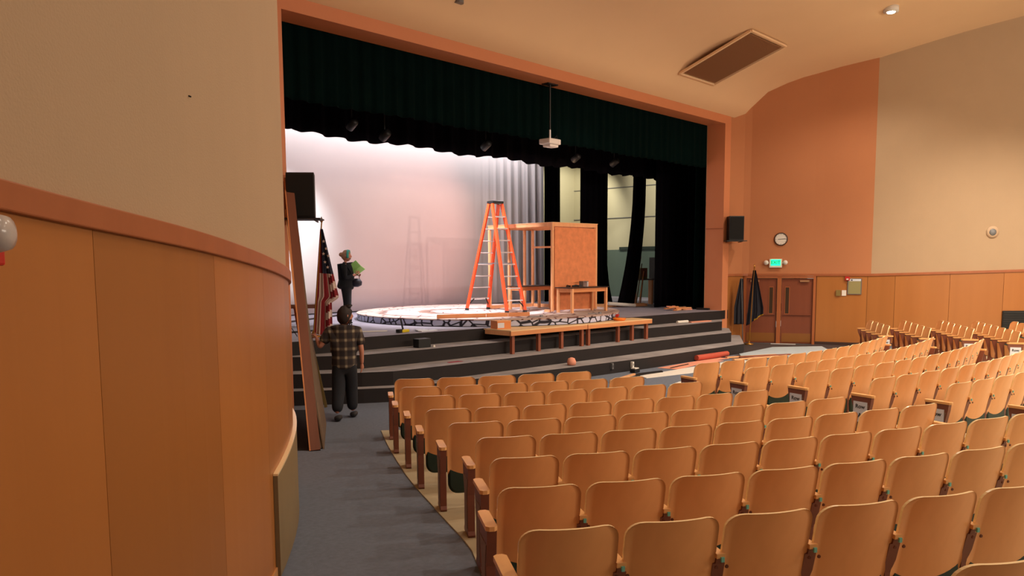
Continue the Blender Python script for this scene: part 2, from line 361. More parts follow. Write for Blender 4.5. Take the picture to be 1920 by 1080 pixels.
# left wall: travelled from behind the camera towards the stage, room on its right
LW = Path(smooth_path([(-7.5, -6.5), (-4.5, -2.6), (-1.6, .5), (.62, 2.72), (1.95, 3.93), (3.24, 5.41), (4.27, 6.90), (4.92, 8.33), (5.29, 9.45)])+[(6.12, 11.32), (6.86, 11.5)])
sL = LW.near((4.22, 6.92)); sL0 = LW.near((.62, 2.72)); sEnd = LW.near((5.29, 9.45))
def railL(t): return max(2.12, 2.345-.0667*(t-sL))
def fl(path, d=0): return lambda t: fz(path.at(t)[0].x, path.at(t)[0].y)+d
wl = struct(sheet(LW, 0, sEnd, lambda t: railL(t)-.12, lambda t: ceil_z(LW.at(t)[0].y)+.25, -.25, 0).obj('wall_left', M_BEIGE, smooth=False), 'curved beige plaster wall above the wood wainscot')
struct(sheet(LW, sEnd, LW.L, -.05, lambda t: 8.3, -.25, 0).obj('wall_left_alcove', M_ORANGE), 'terracotta wall beside the stage arch')
struct(sheet(LW, 0, sEnd+.4, lambda t: railL(t)-.095, railL, 0, .045).obj('trim_1', M_RAIL, bevel=.006), 'brown wooden rail capping the curved wainscot')
s0 = LW.near((2.86, 4.97)); cuts = [s0+1.22*k for k in range(-11, 6)]; cuts = [c for c in cuts if c > .2]; cuts = [c for c in cuts if c < sEnd+.3]
wb = struct(sheet(LW, 0, sEnd, fl(LW, -.06), lambda t: railL(t)-.1, -.25, .0).obj('wall_left_backing', mat('wainscot_gap', (96, 54, 30), .7)), 'backing behind the wood wainscot')
for i in range(len(cuts)-1):
    a, c = cuts[i]+.0015, cuts[i+1]-.0015
    o = sheet(LW, a, c, fl(LW, .10), lambda t: railL(t)-.095, 0.0, .018).obj('veneer_panel', M_PANEL, wb)
struct(sheet(LW, 0, sEnd, fl(LW, -.01), fl(LW, .10), 0, .03).obj('baseboard_left', wood('pale_baseboard', (206, 150, 96), .9, 6, (1, 1, 1), .4, .02)), 'pale wooden baseboard along the curved wall')
# grey kick board fixed near the bend
ka = LW.near((2.93, 5.05)); kb = LW.near((4.62, 7.6))
kp = tag(sheet(LW, ka, kb, fl(LW, .03), lambda t: .945, .019, .05).obj('kick_board', mat('drab_board', (128, 108, 76), .6, var=.05, vscale=3)), 'drab grey brown board fixed low on the curved wall at the aisle', 'board')
sheet(LW, ka, kb, lambda t: .945, lambda t: .96, .019, .053).obj('edge_strip', M_PLYEDGE, kp)
# right wall: same construction mirrored; travelled from the stage outwards, room on its right
P1, P2, P3, P4 = (21.95, 11.5), (22.68, 11.32), (23.51, 9.45), (24.02, 8.05)
RW = Path([P1, P2, P3]+smooth_path([P3, P4, (24.6, 6.85), (25.55, 5.4), (26.85, 3.9), (28.3, 2.45), (31.0, -.3), (34, -3.5)])[1:])
r2, r3, r4 = RW.near(P2), RW.near(P3), RW.near(P4)
def railR(t): return 2.09 if t < r4 else 2.09+.028*(t-r4)
struct(sheet(RW, 0, r4, lambda t: railR(t)-.06, lambda t: ceil_z(RW.at(t)[0].y)+.25, -.25, 0).obj('wall_right_front', M_ORANGE), 'terracotta plaster wall above the side doors')
struct(sheet(RW, r4, RW.L, lambda t: railR(t)-.06, lambda t: ceil_z(RW.at(t)[0].y)+.25, -.25, 0).obj('wall_right', M_BEIGE), 'beige plaster wall above the far wainscot')
struct(sheet(RW, .0, RW.L, lambda t: railR(t)-.07, railR, 0, .04).obj('trim_2', M_RAIL, bevel=.005), 'brown wooden rail along the far wall')
dl, dr = r2+.02, r3
wr = struct(sheet(RW, dr, RW.L, fl(RW, -.06), lambda t: railR(t)-.06, -.25, 0).obj('wall_right_backing', MATS['wainscot_gap']), 'backing behind the far wainscot')
struct(sheet(RW, 0, dl, -.05, lambda t: railR(t)-.06, -.25, 0.0).obj('wall_right_corner', M_ORANGE), 'terracotta return wall between arch and doors')
sheet(RW, .03, dl-.05, .0, lambda t: railR(t)-.065, 0, .015).obj('veneer_panel', M_PANEL, wr)
cr_ = [dr+.02, RW.near((24.0, 8.12))-.02]; c = cr_[-1]+.72; cr_.append(c)
while c < RW.L-1.5: c += 1.42; cr_.append(c)
for i in range(len(cr_)-1):
    sheet(RW, cr_[i]+.004, cr_[i+1]-.004, fl(RW, .05), lambda t: railR(t)-.065, 0, .018).obj('veneer_panel', M_PANEL, wr)
struct(sheet(RW, dr, RW.L, fl(RW, -.01), fl(RW, .09), 0, .028).obj('baseboard_right', mat('dark_base', (62, 40, 34), .6)), 'dark baseboard along the far wall')
# back wall and proscenium
b = MB(); b.box((13, -12.1, 5.2), (48, .2, 11)); struct(b.obj('wall_back', M_BEIGE))
b = MB(); b.box((14.4, 11.735, 6.99), (15.1, .57, 1.14)); struct(b.obj('wall_stage_header', M_FRAME), 'painted header beam of the stage arch')
b = MB(); b.box((21.775, 11.735, 3.2), (.35, .57, 6.44)); struct(b.obj('wall_stage_pillar', M_FRAME), 'right jamb of the stage arch')
b = MB(); b.box((21.59, 11.735, 3.42), (.012, .56, .02)); struct(b.obj('trim_3', M_JAMB), 'thin joint across the arch jamb')
b = MB(); b.box((7.0, 11.735, 3.2), (.32, .57, 6.44)); struct(b.obj('wall_stage_jamb', M_FRAME), 'left jamb of the stage arch')
# ceiling
b = MB(); vs = []; n = len(PROF)
for x in (-12, 36):
    for y, z in PROF: vs.append((x, y, z))
for x in (-12, 36):
    for y, z in PROF: vs.append((x, y, z+.3))
fs = [(i, i+1, n+i+1, n+i) for i in range(n-1)]+[(2*n+i, 3*n+i, 3*n+i+1, 2*n+i+1) for i in range(n-1)]
b.add(vs, fs); o = struct(b.obj('ceiling', M_CEIL), 'peach curved ceiling rising from the stage arch'); 
sub = o.modifiers.new('s', 'SUBSURF'); o.modifiers.remove(sub)
for pl in o.data.polygons: pl.use_smooth = True
# ceiling grille
def on_ceiling(pts, dz=0): return [(x, y, ceil_z(y)+dz) for x, y in pts]
g = thing('ceiling_vent', 'large tan return-air grille recessed in the peach ceiling', 'vent')
A = [(18.27, 10.96), (20.0, 10.96), (20.2, 9.11), (18.32, 9.11)]
def quad_slab(pts, t, name, m, parent):
    b = MB(); n = len(pts); b.add([tuple(p) for p in pts]+[(p[0], p[1], p[2]-t) for p in pts], [tuple(range(n)), tuple(n+i for i in range(n))[::-1]]+[(i, n+i, n+(i+1) % n, (i+1) % n) for i in range(n)])
    return b.obj(name, m, parent)
ctr = Vector((sum(p[0] for p in A)/4, sum(p[1] for p in A)/4))
def plane_z(y): return ceil_z(10.96)+(ceil_z(9.11)-ceil_z(10.96))*(10.96-y)/1.85
def shrink(k): return [tuple(ctr+(Vector(p)-ctr)*k) for p in A]
quad_slab([(x, y, plane_z(y)-.03) for x, y in shrink(.93)], .02, 'grille_back', M_VENT, g)
for i in range(4):
    p, q = shrink(1.02)[i], shrink(1.02)[(i+1) % 4]; b = MB(); b.beam((p[0], p[1], plane_z(p[1])-.05), (q[0], q[1], plane_z(q[1])-.05), .07, .05); b.obj('frame', M_CEIL, g)
b = MB()
for i in range(1, 44):
    t = i/44; a_, b2 = Vector(shrink(.93)[0]).lerp(Vector(shrink(.93)[1]), t), Vector(shrink(.93)[3]).lerp(Vector(shrink(.93)[2]), t)
    b.beam((a_.x, a_.y, plane_z(a_.y)-.055), (b2.x, b2.y, plane_z(b2.y)-.055), .012, .012)
o = b.obj('louvre_bars', M_VENT, g); o['kind'] = 'stuff'
# downlights
M_LENS = emit('lamp_lens', (255, 236, 200), 14)
desc = ['above the far seats', 'over the middle seats', 'over the near aisle', 'over the far rear seats', 'over the rear middle seats', 'over the rear near seats', 'above the photographer', 'over the rear, second row', 'over the rear far side', 'over the rear near side', 'over the rear far corner']
for i, (x, y) in enumerate(HOUSE):
    z = ceil_z(y); t = thing('downlight', 'round recessed ceiling downlight ' + desc[i], 'light', (x, y, z), group='ceiling downlights')
    b = MB(); b.lathe([(.17, -.1), (.17, .03), (.13, .03), (.115, -.08)], seg=20); b.obj('trim_ring', M_WHITE, t, True)
    b = MB(); b.lathe([(.03, -.135), (.08, -.12), (.112, -.085), (.11, -.07)], seg=16); b.obj('lens', M_LENS, t)
b = MB(); b.lathe([(.09, -.03), (.09, .05)], (10.58, 11.0, ceil_z(11.0)), 14); tag(b.obj('smoke_detector', M_METALG), 'small round detector on the ceiling above the arch', 'detector')

# ------------------------------------------------------------------ stage
S = 1.02; R_ = .255
stage = struct(bpy.data.objects.new('stage', None)); COL.objects.link(stage); stage['label'] = 'black stage apron with three wide steps'
edge = [(7.35, 13.35), (8.03, 12.92), (9.3, 12.68), (11.2, 12.50), (12.5, 12.36), (17.6, 11.85), (19.75, 11.72), (21.45, 11.42)]
n3 = [(7.3, 13.1), (7.92, 12.72), (8.98, 12.02), (10.2, 11.87), (12.2, 11.73), (16.95, 11.38), (18.3, 11.2), (20.8, 11.0), (21.5, 11.38)]
n2 = [(7.1, 12.85), (7.63, 12.39), (8.64, 11.58), (9.12, 11.3), (10.2, 11.18), (12.0, 11.06), (13.4, 10.98), (16.7, 10.76), (19.2, 10.58), (20.3, 10.45), (21.6, 11.2)]
n1 = [(6.95, 12.6), (7.47, 12.12), (8.5, 11.36), (8.92, 11.1), (10, 10.84), (11.6, 10.62), (13.1, 10.42), (15.7, 10.14), (17.4, 10.05), (20.0, 9.92), (22.3, 11.2)]
def slab(name, fr, z0, z1, back, top, side):
    b = MB(); b.prism(fr+[(fr[-1][0], back), (fr[0][0], back)], z0, z1, 0, 1); o = b.obj(name, [side, top], stage); return o
slab('step', n1, 0, R_, 13.7, M_TREAD, M_STEP); slab('step', n2, R_, 2*R_, 13.7, M_TREAD, M_STEP); slab('step', n3, 2*R_, 3*R_, 13.7, M_TREAD, M_STEP)
b = MB(); b.prism(edge+[(29.5, 12.05), (29.5, 22.5), (2.5, 22.5), (2.5, 13.35)], 3*R_, S, 0, 1); b.obj('deck', [M_STEP, M_DECK], stage)
# stage house
b = MB(); b.box((16, 22.1, 4.5), (27, .2, 7)); struct(b.obj('wall_stage_back', M_STAGEWALL), 'cream rear wall of the stage')
b = MB(); b.box((28.1, 17, 5.97), (.2, 10.2, 6)); wsr = struct(b.obj('wall_stage_right', M_STAGEWALL), 'cream side wall of the stage, green below')
b = MB(); b.box((28.1, 17, 2.0), (.24, 10.2, 1.96)); b.obj('green_dado', M_STAGEGREEN, wsr)
b = MB(); b.box((27.96, 18.6, 3.03), (.06, 1.9, .12)); b.obj('door_header', mat('dark_green_trim', (40, 52, 46), .7), wsr)
for z in (4.3, 5.55):
    b = MB(); b.box((27.99, 17, z), (.03, 10, .03)); b.obj('wall_joint', M_METALG, wsr)
b = MB(); b.box((3.0, 17.3, 4.5), (.2, 10, 7)); struct(b.obj('wall_stage_left', M_STAGEWALL), 'cream side wall of the stage, near side')
b = MB(); b.box((16, 17.2, 8.0), (27, 10.6, .2)); struct(b.obj('ceiling_stage', mat('black_loft', (24, 24, 26), .9)), 'dark loft over the stage')
b = MB(); b.box((25.5, 12.1, 4.2), (7.3, .15, 7.6)); struct(b.obj('wall_stage_front', M_STAGEWALL), 'inner face of the arch wall, far side')
b = MB(); b.box((4.9, 12.1, 4.2), (4.1, .15, 7.6)); struct(b.obj('wall_stage_front_near', M_STAGEWALL), 'inner face of the arch wall, near side')
b = MB(); b.box((21.55, 12.03, 1.05), (.12, .4, .06)); struct(b.obj('trim_4', M_STEP), 'dark base block at the arch jamb')

def curtain(name, p0, p1, z0, z1, amp, wl, m, label, seed=0, ampf=None, hem=.02, dx=.03, bulge=None, group=None, cat='curtain'):
    rnd = random.Random(seed); p0 = Vector(p0); p1 = Vector(p1); L = (p1-p0).length; d = (p1-p0)/L; nn = Vector((d.y, -d.x)); n = int(L/dx); nz = 10; b = MB(); vs = []
    ph = [rnd.uniform(0, 6.3) for _ in range(4)]
    for i in range(n+1):
        s = L*i/n; a = amp*(ampf(s/L) if ampf else 1)
        o = a*(sin(2*pi*s/wl+ph[0]+.9*sin(s*1.3+ph[1]))+.35*sin(4.6*pi*s/wl+ph[2])); he = hem*(sin(s*2.1+ph[3])+.6*sin(2*pi*s/wl+ph[0]))
        for j in range(nz+1):
            v = j/nz; z = z0+(z1-z0)*v+he*(1-v); q = p0+d*s+nn*o*(1-.45*v)
            if bulge: q = q+d*bulge(v, s/L)
            vs.append((q.x, q.y, z))
    b.add(vs, [(i*(nz+1)+j, (i+1)*(nz+1)+j, (i+1)*(nz+1)+j+1, i*(nz+1)+j+1) for i in range(n) for j in range(nz)])
    o = b.obj(name, m, smooth=True); sm = o.modifiers.new('t', 'SOLIDIFY'); sm.thickness = .008
    return tag(o, label, cat, group)
curtain('valance_curtain', (7.18, 12.06), (21.58, 12.06), 5.2, 6.62, .035, .34, M_GREEN, 'dark green pleated valance hanging across the top of the stage arch', 1, hem=.012)
curtain('border_curtain', (5.5, 14.0), (26.5, 14.0), 5.03, 7.7, .05, .62, M_BLACK, 'black border drape hanging behind the green valance', 2, hem=.03)
curtain('border_curtain', (5.5, 16.9), (26.5, 16.9), 5.65, 7.8, .05, .62, M_BLACK, 'second black border drape deeper over the stage', 12, hem=.03)
curtain('backcloth', (4.0, 19.5), (22.93, 19.5), S+.03, 7.7, .085, .42, M_CYC, 'tall white backcloth across the rear, gathered in folds at its far edge', 3, ampf=lambda t: 0.002+.998*max(0, min(1, (t-.80)/.14))**1.5, hem=.0, cat='backdrop')
G = 'black leg drapes at the far wing'
curtain('leg_drape', (22.06, 18.7), (22.93, 18.7), S+.02, 7.6, .04, .3, M_BLACK, 'narrow black drape directly beside the folded edge of the backcloth', 4, group=G)
curtain('leg_drape', (20.7, 16.0), (22.2, 16.0), S+.02, 7.6, .06, .3, M_BLACK, 'black drape just behind the plywood booth', 5, group=G, bulge=lambda v, u: .35*max(0, .15-v)/.15*u)
curtain('leg_drape', (21.95, 14.8), (22.65, 14.8), S+.02, 7.6, .05, .24, M_BLACK, 'slim black drape pulled aside at its foot, in the open wing', 6, group=G, bulge=lambda v, u: -.85*(max(0, .62-v)/.62)**2*(1-u*.25))
curtain('leg_drape', (21.36, 13.6), (23.4, 13.6), S+.02, 7.6, .07, .36, M_BLACK, 'wide black drape nearest the green house curtain', 7, group=G)
curtain('leg_drape', (22.1, 12.95), (23.2, 12.95), S+.02, 7.6, .05, .3, M_BLACK, 'black drape half hidden behind the green house curtain', 8, group=G)
curtain('house_curtain', (21.72, 12.42), (23.3, 12.42), S+.02, 7.2, .07, .28, M_GREEN, 'dark green house curtain drawn back beside the far jamb', 9)

# stage lamps seen between the drapes
for i, (x, z, dsc) in enumerate(((9.6, 5.12, 'nearest the left jamb'), (10.4, 5.0, 'second from the left jamb'), (13.3, 5.1, 'left of the projector'), (16.6, 5.12, 'right of the projector'), (18.3, 5.15, 'towards the far jamb'))):
    t = thing('stage_lamp', 'small black stage lantern glimpsed under the green valance, '+dsc, 'lamp', (x, 13.0, z), group='stage lanterns behind the valance')
    b = MB(); b.lathe([(.05, -.12), (.085, -.1), (.085, .1), (.06, .14)], seg=14, M=Matrix.Rotation(radians(60), 4, 'X')); b.obj('lamp_body', M_BLKPL, t, True)
    b = MB(); b.tube([(0, 0, .05), (0, 0, 7.91-z)], .012, 6); b.obj('hanger', M_BLKPL, t)
    b = MB(); b.lathe([(.035, -.128), (.035, -.122)], seg=12, M=Matrix.Rotation(radians(60), 4, 'X')); b.obj('lens', M_ALU, t)
# projector on its pole
pj = thing('projector', 'white projector hanging on a pole from the arch header', 'projector', (14.17, 11.83, 6.42))
b = MB(); b.box((0, 0, -.012), (.34, .2, .024)); b.obj('mount_plate', M_BLKPL, pj)
b = MB(); b.tube([(0, 0, 0), (0, 0, -1.0)], .02, 8); b.obj('pole', M_BLKPL, pj)
b = MB(); b.tube([(0, 0, -1.0), (0, 0, -1.2)], .022, 8); b.obj('drop_tube', M_ALU, pj)
b = MB(); b.box((0, 0, -1.27), (.4, .32, .12)); b.box((0, -.02, -1.36), (.3, .22, .06)); b.obj('body', M_WHITE, pj, bevel=.02)
b = MB(); b.lathe([(.05, 0), (.045, .05)], (0, 0, 0), 14, M=Matrix.Translation((.05, .16, -1.28)) @ Matrix.Rotation(-pi/2, 4, 'X')); b.obj('lens', M_BLKPL, pj)
b = MB(); b.tube([(.12, 0, -1.2), (.24, 0, -1.1), (.25, 0, -1.25), (.16, 0, -1.3)], .008, 6); b.obj('cable', M_BLKPL, pj)

# ------------------------------------------------------------------ painted round platform
DC = (15.35, 14.95); DR = 3.45; DT = S+.17
disc = thing('round_platform', 'low round scenery platform with painted stone edge and swirled white top', 'platform', (DC[0], DC[1], S))
b = MB(); N = 120
circ = [(DR*cos(2*pi*k/N), DR*sin(2*pi*k/N)) for k in range(N)]
b.prism(circ, .012, .145, 0, 0); b.obj('stone_rim', M_STONES, disc)
circ2 = [((DR+.015)*cos(2*pi*k/N), (DR+.015)*sin(2*pi*k/N)) for k in range(N)]
b = MB(); b.prism(circ2, .145, .17); b.obj('painted_top', M_DISC, disc)
b = MB(); b.prism(circ2, 0, .012); b.obj('black_base_strip', M_BLKPL, disc)
b = MB(); a_ = atan2(12.2-DC[1], 12.95-DC[0]); b.box((0, 0, .078), (.02, .24, .14), Matrix.Rotation(a_, 4, 'Z') @ Matrix.Translation((DR+.004, 0, 0))); b.obj('dark_patch', mat('drab_patch', (70, 66, 60), .8), disc)
# benches carrying the rim
def bench(x0, y0, x1, y1, depth0, depth1, name, label, legs, back=None):
    t = thing(name, label, 'platform', (x0, y0, 2*R_), group='rostra on the stage steps')
    d = Vector((x1-x0, y1-y0)).normalized(); L = hypot(x1-x0, y1-y0); ang = atan2(d.y, d.x); t.rotation_euler = (0, 0, ang)
    h = S-2*R_
    b = MB(); b.prism([(0, 0), (L, 0), (L, depth1), (0, depth0)], h-.022, h-.001); b.obj('deck_board', wood('blond_ply', (242, 204, 152), .9, 5, (.2, 1, 1), .5, .03), t)
    b = MB(); b.box((L/2, .019, h-.067), (L, .038, .09)); b.obj('front_joist', M_LUMBERX, t)
    b = MB(); b.box((.019, depth0/2, h-.067), (.038, depth0-.08, .09)); b.obj('end_joist', M_LUMBER, t)
    b = MB(); b.box((L-.019, depth1/2, h-.067), (.038, depth1-.08, .09)); b.obj('end_joist', M_LUMBER, t)
    for lx, ly in legs:
        b = MB(); z0 = 0
        b.box((lx, ly, (h-.022+z0)/2), (.075, .075, h-.022-z0)); b.obj('leg', M_REDPOST, t)
    return t
bench(12.42, 11.44, 14.88, 11.29, .86, .72, 'rostrum', 'long blond plywood rostrum on red brown posts, near one with the carton', [(.12, .09), (.92, .09), (1.66, .09), (2.36, .09)])
b = bench(14.90, 11.285, 17.36, 11.12, .72, .66, 'rostrum', 'long blond plywood rostrum on red brown posts, far one with the orange tray', [(.1, .09), (1.2, .09), (1.75, .09), (2.33, .09)])
for o in list(COL.objects):
    pass
def on_bench(px_, py_): return (px_, py_, S)

# ------------------------------------------------------------------ booth
bt = thing('plywood_booth', 'open timber booth with one orange plywood side on the round platform', 'booth', (15.7, 13.03, DT), radians(-5))
BW, BD, BH = 1.70, 2.48, 2.27
for x, y in ((.03, .03), (BW-.03, .03), (.03, BD-.03), (BW-.03, BD-.03), (.75, BD-.03), (BW-.03, 1.5), (BW-.35, BD-.03)):
    b = MB(); b.box((x, y, BH/2-.03), (.06, .06, BH-.1)); b.obj('post', M_LUMBER, bt)
b = MB(); b.box((BW/2+.03, .012, 1.1), (BW-.12, .018, 2.1)); b.obj('side_panel', M_ORPANEL, bt)
for (p, q) in (((0, .02, BH-.05), (BW, .02, BH-.05)), ((0, BD-.02, BH-.05), (BW, BD-.02, BH-.05)), ((.02, .04, BH-.05), (.02, BD-.04, BH-.05)), ((BW-.02, .04, BH-.05), (BW-.02, BD-.04, BH-.05)), ((.78, .04, BH-.05), (.78, BD-.04, BH-.05))):
    b = MB(); b.beam(p, q, .038, .09); b.obj('roof_beam', M_LUMBER, bt)
b = MB(); b.box((BW/2, BD/2, BH+.002), (BW+.02, BD+.02, .012)); b.obj('roof_board', wood('blond_ply', (242, 204, 152), .9, 5, (.2, 1, 1), .5, .03), bt)
for (p, q) in (((.06, BD-.03, .045), (BW-.06, BD-.03, .045)), ((.03, .1, .02), (.03, 0.3, .02)), ((BW-.03, .08, .045), (BW-.03, BD-.08, .045))):
    b = MB(); b.beam(p, q, .04, .09); b.obj('sill', M_LUMBER, bt)
b = MB(); b.beam((BW-.03, 1.5, 1.7), (BW-.03, BD-.05, 1.7), .04, .05); b.obj('cross_rail', M_LUMBER, bt)

# ------------------------------------------------------------------ tables
def table(loc, rz, w_, d_, h_, label, leg=.06):
    t = thing('work_table', label, 'table', loc, rz, 'school work tables on the platform')
    b = MB(); b.box((w_/2, d_/2, h_-.012), (w_+.06, d_+.06, .024)); b.obj('table_top', M_TABLETOP, t, bevel=.004)
    b = MB()
    for p, q in (((.03, .03), (w_-.03, .03)), ((.03, d_-.03), (w_-.03, d_-.03)), ((.03, .03), (.03, d_-.03)), ((w_-.03, .03), (w_-.03, d_-.03))): b.beam((p[0], p[1], h_-.075), (q[0], q[1], h_-.075), .022, .10)
    b.obj('apron', M_LUMBERX, t)
    for x in (.03, w_-.03):
        for y in (.03, d_-.03):
            b = MB(); b.box((x, y, (h_-.024)/2), (leg, leg, h_-.024)); b.obj('leg', M_LUMBER, t)
    return t
table((15.74, 12.42, DT), radians(-2), 1.42, .52, .64, 'light wood table with thin black top in front of the orange panel')
table((16.0, 14.35, DT), radians(-5), 1.15, .5, .64, 'light wood table with black top standing inside the timber booth')
for x, y, r, lab in ((16.0, 12.75, .4, 'left'), (16.27, 12.7, -.3, 'right')):
    b = MB(); b.tube([(-.13, 0, .02), (.0, .03, .03), (.13, 0, .02)], [.02, .03, .012], 8); b.box((.1, 0, .02), (.09, .05, .036))
    o = b.obj('hand_tool', M_BLKPL); o.location = (x, y, DT+.641); o.rotation_euler = (0, 0, r); tag(o, 'dark hand tool lying on the front table, %s one of the pair' % lab, 'tool', 'hand tools on the front table')
t = thing('tape_dispenser', 'small grey metal box frame on the front table', 'box', (16.6, 12.72, DT+.641), .1)
b = MB(); b.box((0, 0, .13), (.26, .12, .02)); b.obj('top_plate', M_METALG, t)
b = MB(); b.box((.1, 0, .06), (.06, .12, .12)); b.obj('upright', M_ALU, t); b = MB(); b.box((-.12, 0, .06), (.015, .12, .12)); b.obj('side_plate', M_METALG, t)

# ------------------------------------------------------------------ ladder
ld = thing('step_ladder', 'tall orange fibreglass step ladder with black cap beside the booth', 'ladder', (15.22, 14.55, DT), radians(-10))
LH = 2.82
fr = [(-.28, -.86), (.28, -.86)]; bk = [(-.34, .84), (.34, .84)]
topx = .15
def rail_at(x0, y0, x1, y1, z): k = z/LH; return Vector((x0+(x1-x0)*k, y0+(y1-y0)*k, z))
for sx, sy, tx, ty in ((-.29, -.86, -topx, -.07), (.29, -.86, topx, -.07), (-.35, .84, -topx, .07), (.35, .84, topx, .07)):
    b = MB(); b.beam((sx, sy, .04), (tx, ty, LH-.04), .045, .095, up=(0, 1, 0)); r = b.obj('side_rail', M_LADDER, ld)
    b = MB(); b.box((sx, sy, .03), (.06, .11, .06)); b.obj('rubber_foot', M_BLKPL, ld, bevel=.01)
for k in range(1, 9):
    z = .305*k; a_ = rail_at(-.29, -.86, -topx, -.07, z); c_ = rail_at(.29, -.86, topx, -.07, z)
    b = MB(); b.beam(a_, c_, .085, .028); b.obj('step', M_ALU, ld)
    a_ = rail_at(-.35, .84, -topx, .07, z); c_ = rail_at(.35, .84, topx, .07, z)
    b = MB(); b.tube([a_, c_], .014 if k > 1 else .024, 8); b.obj('rear_rung', M_ALU, ld)
b = MB(); b.box((0, 0, LH), (.36, .26, .07)); b.obj('top_cap', M_BLKPL, ld, bevel=.015)
for sx in (-1, 1):
    p_ = rail_at(.29*sx, -.86, topx*sx, -.07, 1.25); q_ = rail_at(.35*sx, .84, topx*sx, .07, 1.25); b = MB(); b.beam(p_, q_, .006, .025); b.obj('spreader', M_METALG, ld)
    for (X0, Y0) in ((.29*sx, -.86), (.35*sx, .84)):
        b = MB(); b.beam((X0*.98, Y0*.97, .12), (X0*.55, Y0*.86, .31), .02, .03); b.obj('knee_brace', M_BLKPL, ld)

# ------------------------------------------------------------------ theatre seats
def seat_meshes(W):
    hw = W/2-.018; out = {}
    # backrest: curved plywood shell
    z0, z1, rc = .30, .85, .085
    zz = [z0, z0+.012, z0+.03, .42, .56, .66, z1-rc, z1-rc*.75, z1-rc*.5, z1-rc*.3, z1-rc*.15, z1-rc*.05, z1]; nx = 12
    def halfw(z):
        w_ = hw*(.975+.025*min(1, (z-z0)/.3))
        if z > z1-rc: d = z-(z1-rc); w_ = w_-rc*1.1+rc*1.1*sqrt(max(0, 1-(d/rc)**2))
        if z < z0+.03: w_ -= .018*(1-(z-z0)/.03)
        return w_
    b = MB(); vs = []; n = nx+1
    for side in (0, 1):
        for z in zz:
            h = halfw(z)
            for i in range(n):
                u = -1+2*i/nx; x = u*h; yc = .0+(z1-z)*.27+(.022+.036*(z-z0)/(z1-z0))*(x/hw)**2; top = z+ (.008*(1-(u*u)) if z > z1-.001 else 0)
                vs.append((x, yc+(-.009 if side == 0 else .009), z))
    m = len(zz); N0 = m*n
    for j in range(m-1):
        for i in range(nx):
            b.f.append([j*n+i, j*n+i+1, (j+1)*n+i+1, (j+1)*n+i]); b.m.append(0)
            b.f.append([N0+j*n+i, N0+(j+1)*n+i, N0+(j+1)*n+i+1, N0+j*n+i+1]); b.m.append(0)
    ring = [j*n for j in range(m)]+[(m-1)*n+i for i in range(1, n)]+[j*n+nx for j in range(m-2, -1, -1)]+[i for i in range(nx-1, 0, -1)]
    for k in range(len(ring)):
        a, c = ring[k], ring[(k+1) % len(ring)]; b.f.append([a, a+N0, c+N0, c]); b.m.append(1)
    b.v = vs; me = b.mesh('backrest', [M_SEATPLY, M_PLYEDGE])
    for p in me.polygons: p.use_smooth = p.material_index == 0
    out['back'] = me
    # tipped-up seat: padded pan, rounded lower corners
    b = MB(); zs0, zs1 = .14, .56; rc2 = .09; pts = []
    hw2 = hw-.012
    for k in range(7): t = pi/2*k/6; pts.append((hw2-rc2+rc2*sin(t), zs0+rc2-rc2*cos(t)))
    pts += [(hw2, zs1), (-hw2, zs1)]
    for k in range(7): t = pi/2*k/6; pts.append((-hw2+rc2-rc2*cos(t), zs0+rc2-rc2*sin(t)))
    vs = []; n = len(pts)
    for inset, yo in ((.02, 0), (0, .018), (0, .055), (.02, .07)):
        for (x, z) in pts:
            zc = (zs0+zs1)/2; x2 = x*(1-inset/hw2); z2 = zc+(z-zc)*(1-inset/.21); vs.append((x2, .155+yo+(zs1-z2)*(-.08), z2))
    fs = [tuple(range(n)), tuple(3*n+i for i in range(n))[::-1]]+[(r*n+(i+1) % n, r*n+i, (r+1)*n+i, (r+1)*n+(i+1) % n) for r in range(3) for i in range(n)]
    b.add(vs, fs); b.m[1] = 1; out['seat'] = b.mesh('seat', [M_UPH, M_SEATPLY])
    # standard (between seats): post, foot, bracket
    b = MB(); prof = [(.04, 0), (.30, 0), (.31, .02), (.25, .05), (.23, .28), (.31, .56), (.32, .60), (.085, .60), (.10, .56), (.145, .40), (.15, .28), (.13, .05), (.04, .02)]
    nP = len(prof); b.add([(-.018, y, z) for y, z in prof]+[(.018, y, z) for y, z in prof], [tuple(range(nP)), tuple(nP+i for i in range(nP))[::-1]]+[(i, nP+i, nP+(i+1) % nP, (i+1) % nP) for i in range(nP)])
    b.beam((0, .155, .38), (0, .105, .57), .07, .018, up=(0, 1, 0)); out['std'] = b.mesh('standard', M_STD)
    b = MB(); b.box((0, .205, .615), (.05, .27, .026)); out['arm'] = b.mesh('armrest', M_ARM)
    # aisle end: panel, inset, arm
    b = MB(); prof = [(.03, 0), (.25, 0), (.26, .02), (.235, .05), (.225, .36), (.29, .52), (.30, .603), (-.0, .603), (.01, .52), (.045, .36), (.04, .05), (.02, .02)]
    nP = len(prof); b.add([(-.03, y, z) for y, z in prof]+[(.03, y, z) for y, z in prof], [tuple(range(nP)), tuple(nP+i for i in range(nP))[::-1]]+[(i, nP+i, nP+(i+1) % nP, (i+1) % nP) for i in range(nP)])
    out['end'] = b.mesh('end_standard', M_STD)
    b = MB(); b.prism([(.06, .07), (.205, .07), (.205, .37), (.265, .50), (.03, .50), (.065, .37)], -.003, .003, M=Matrix(((0, 0, 1, 0), (1, 0, 0, 0), (0, 1, 0, 0), (0, 0, 0, 1))))
    out['inset'] = b.mesh('inset_panel', M_STDPANEL)
    b = MB(); r = .02; L0, L1 = -.03, .315; hwA = .036
    poly = [(-hwA+r, L0), (hwA-r, L0), (hwA, L0+r), (hwA, L1-r), (hwA-r, L1), (-hwA+r, L1), (-hwA, L1-r), (-hwA, L0+r)]
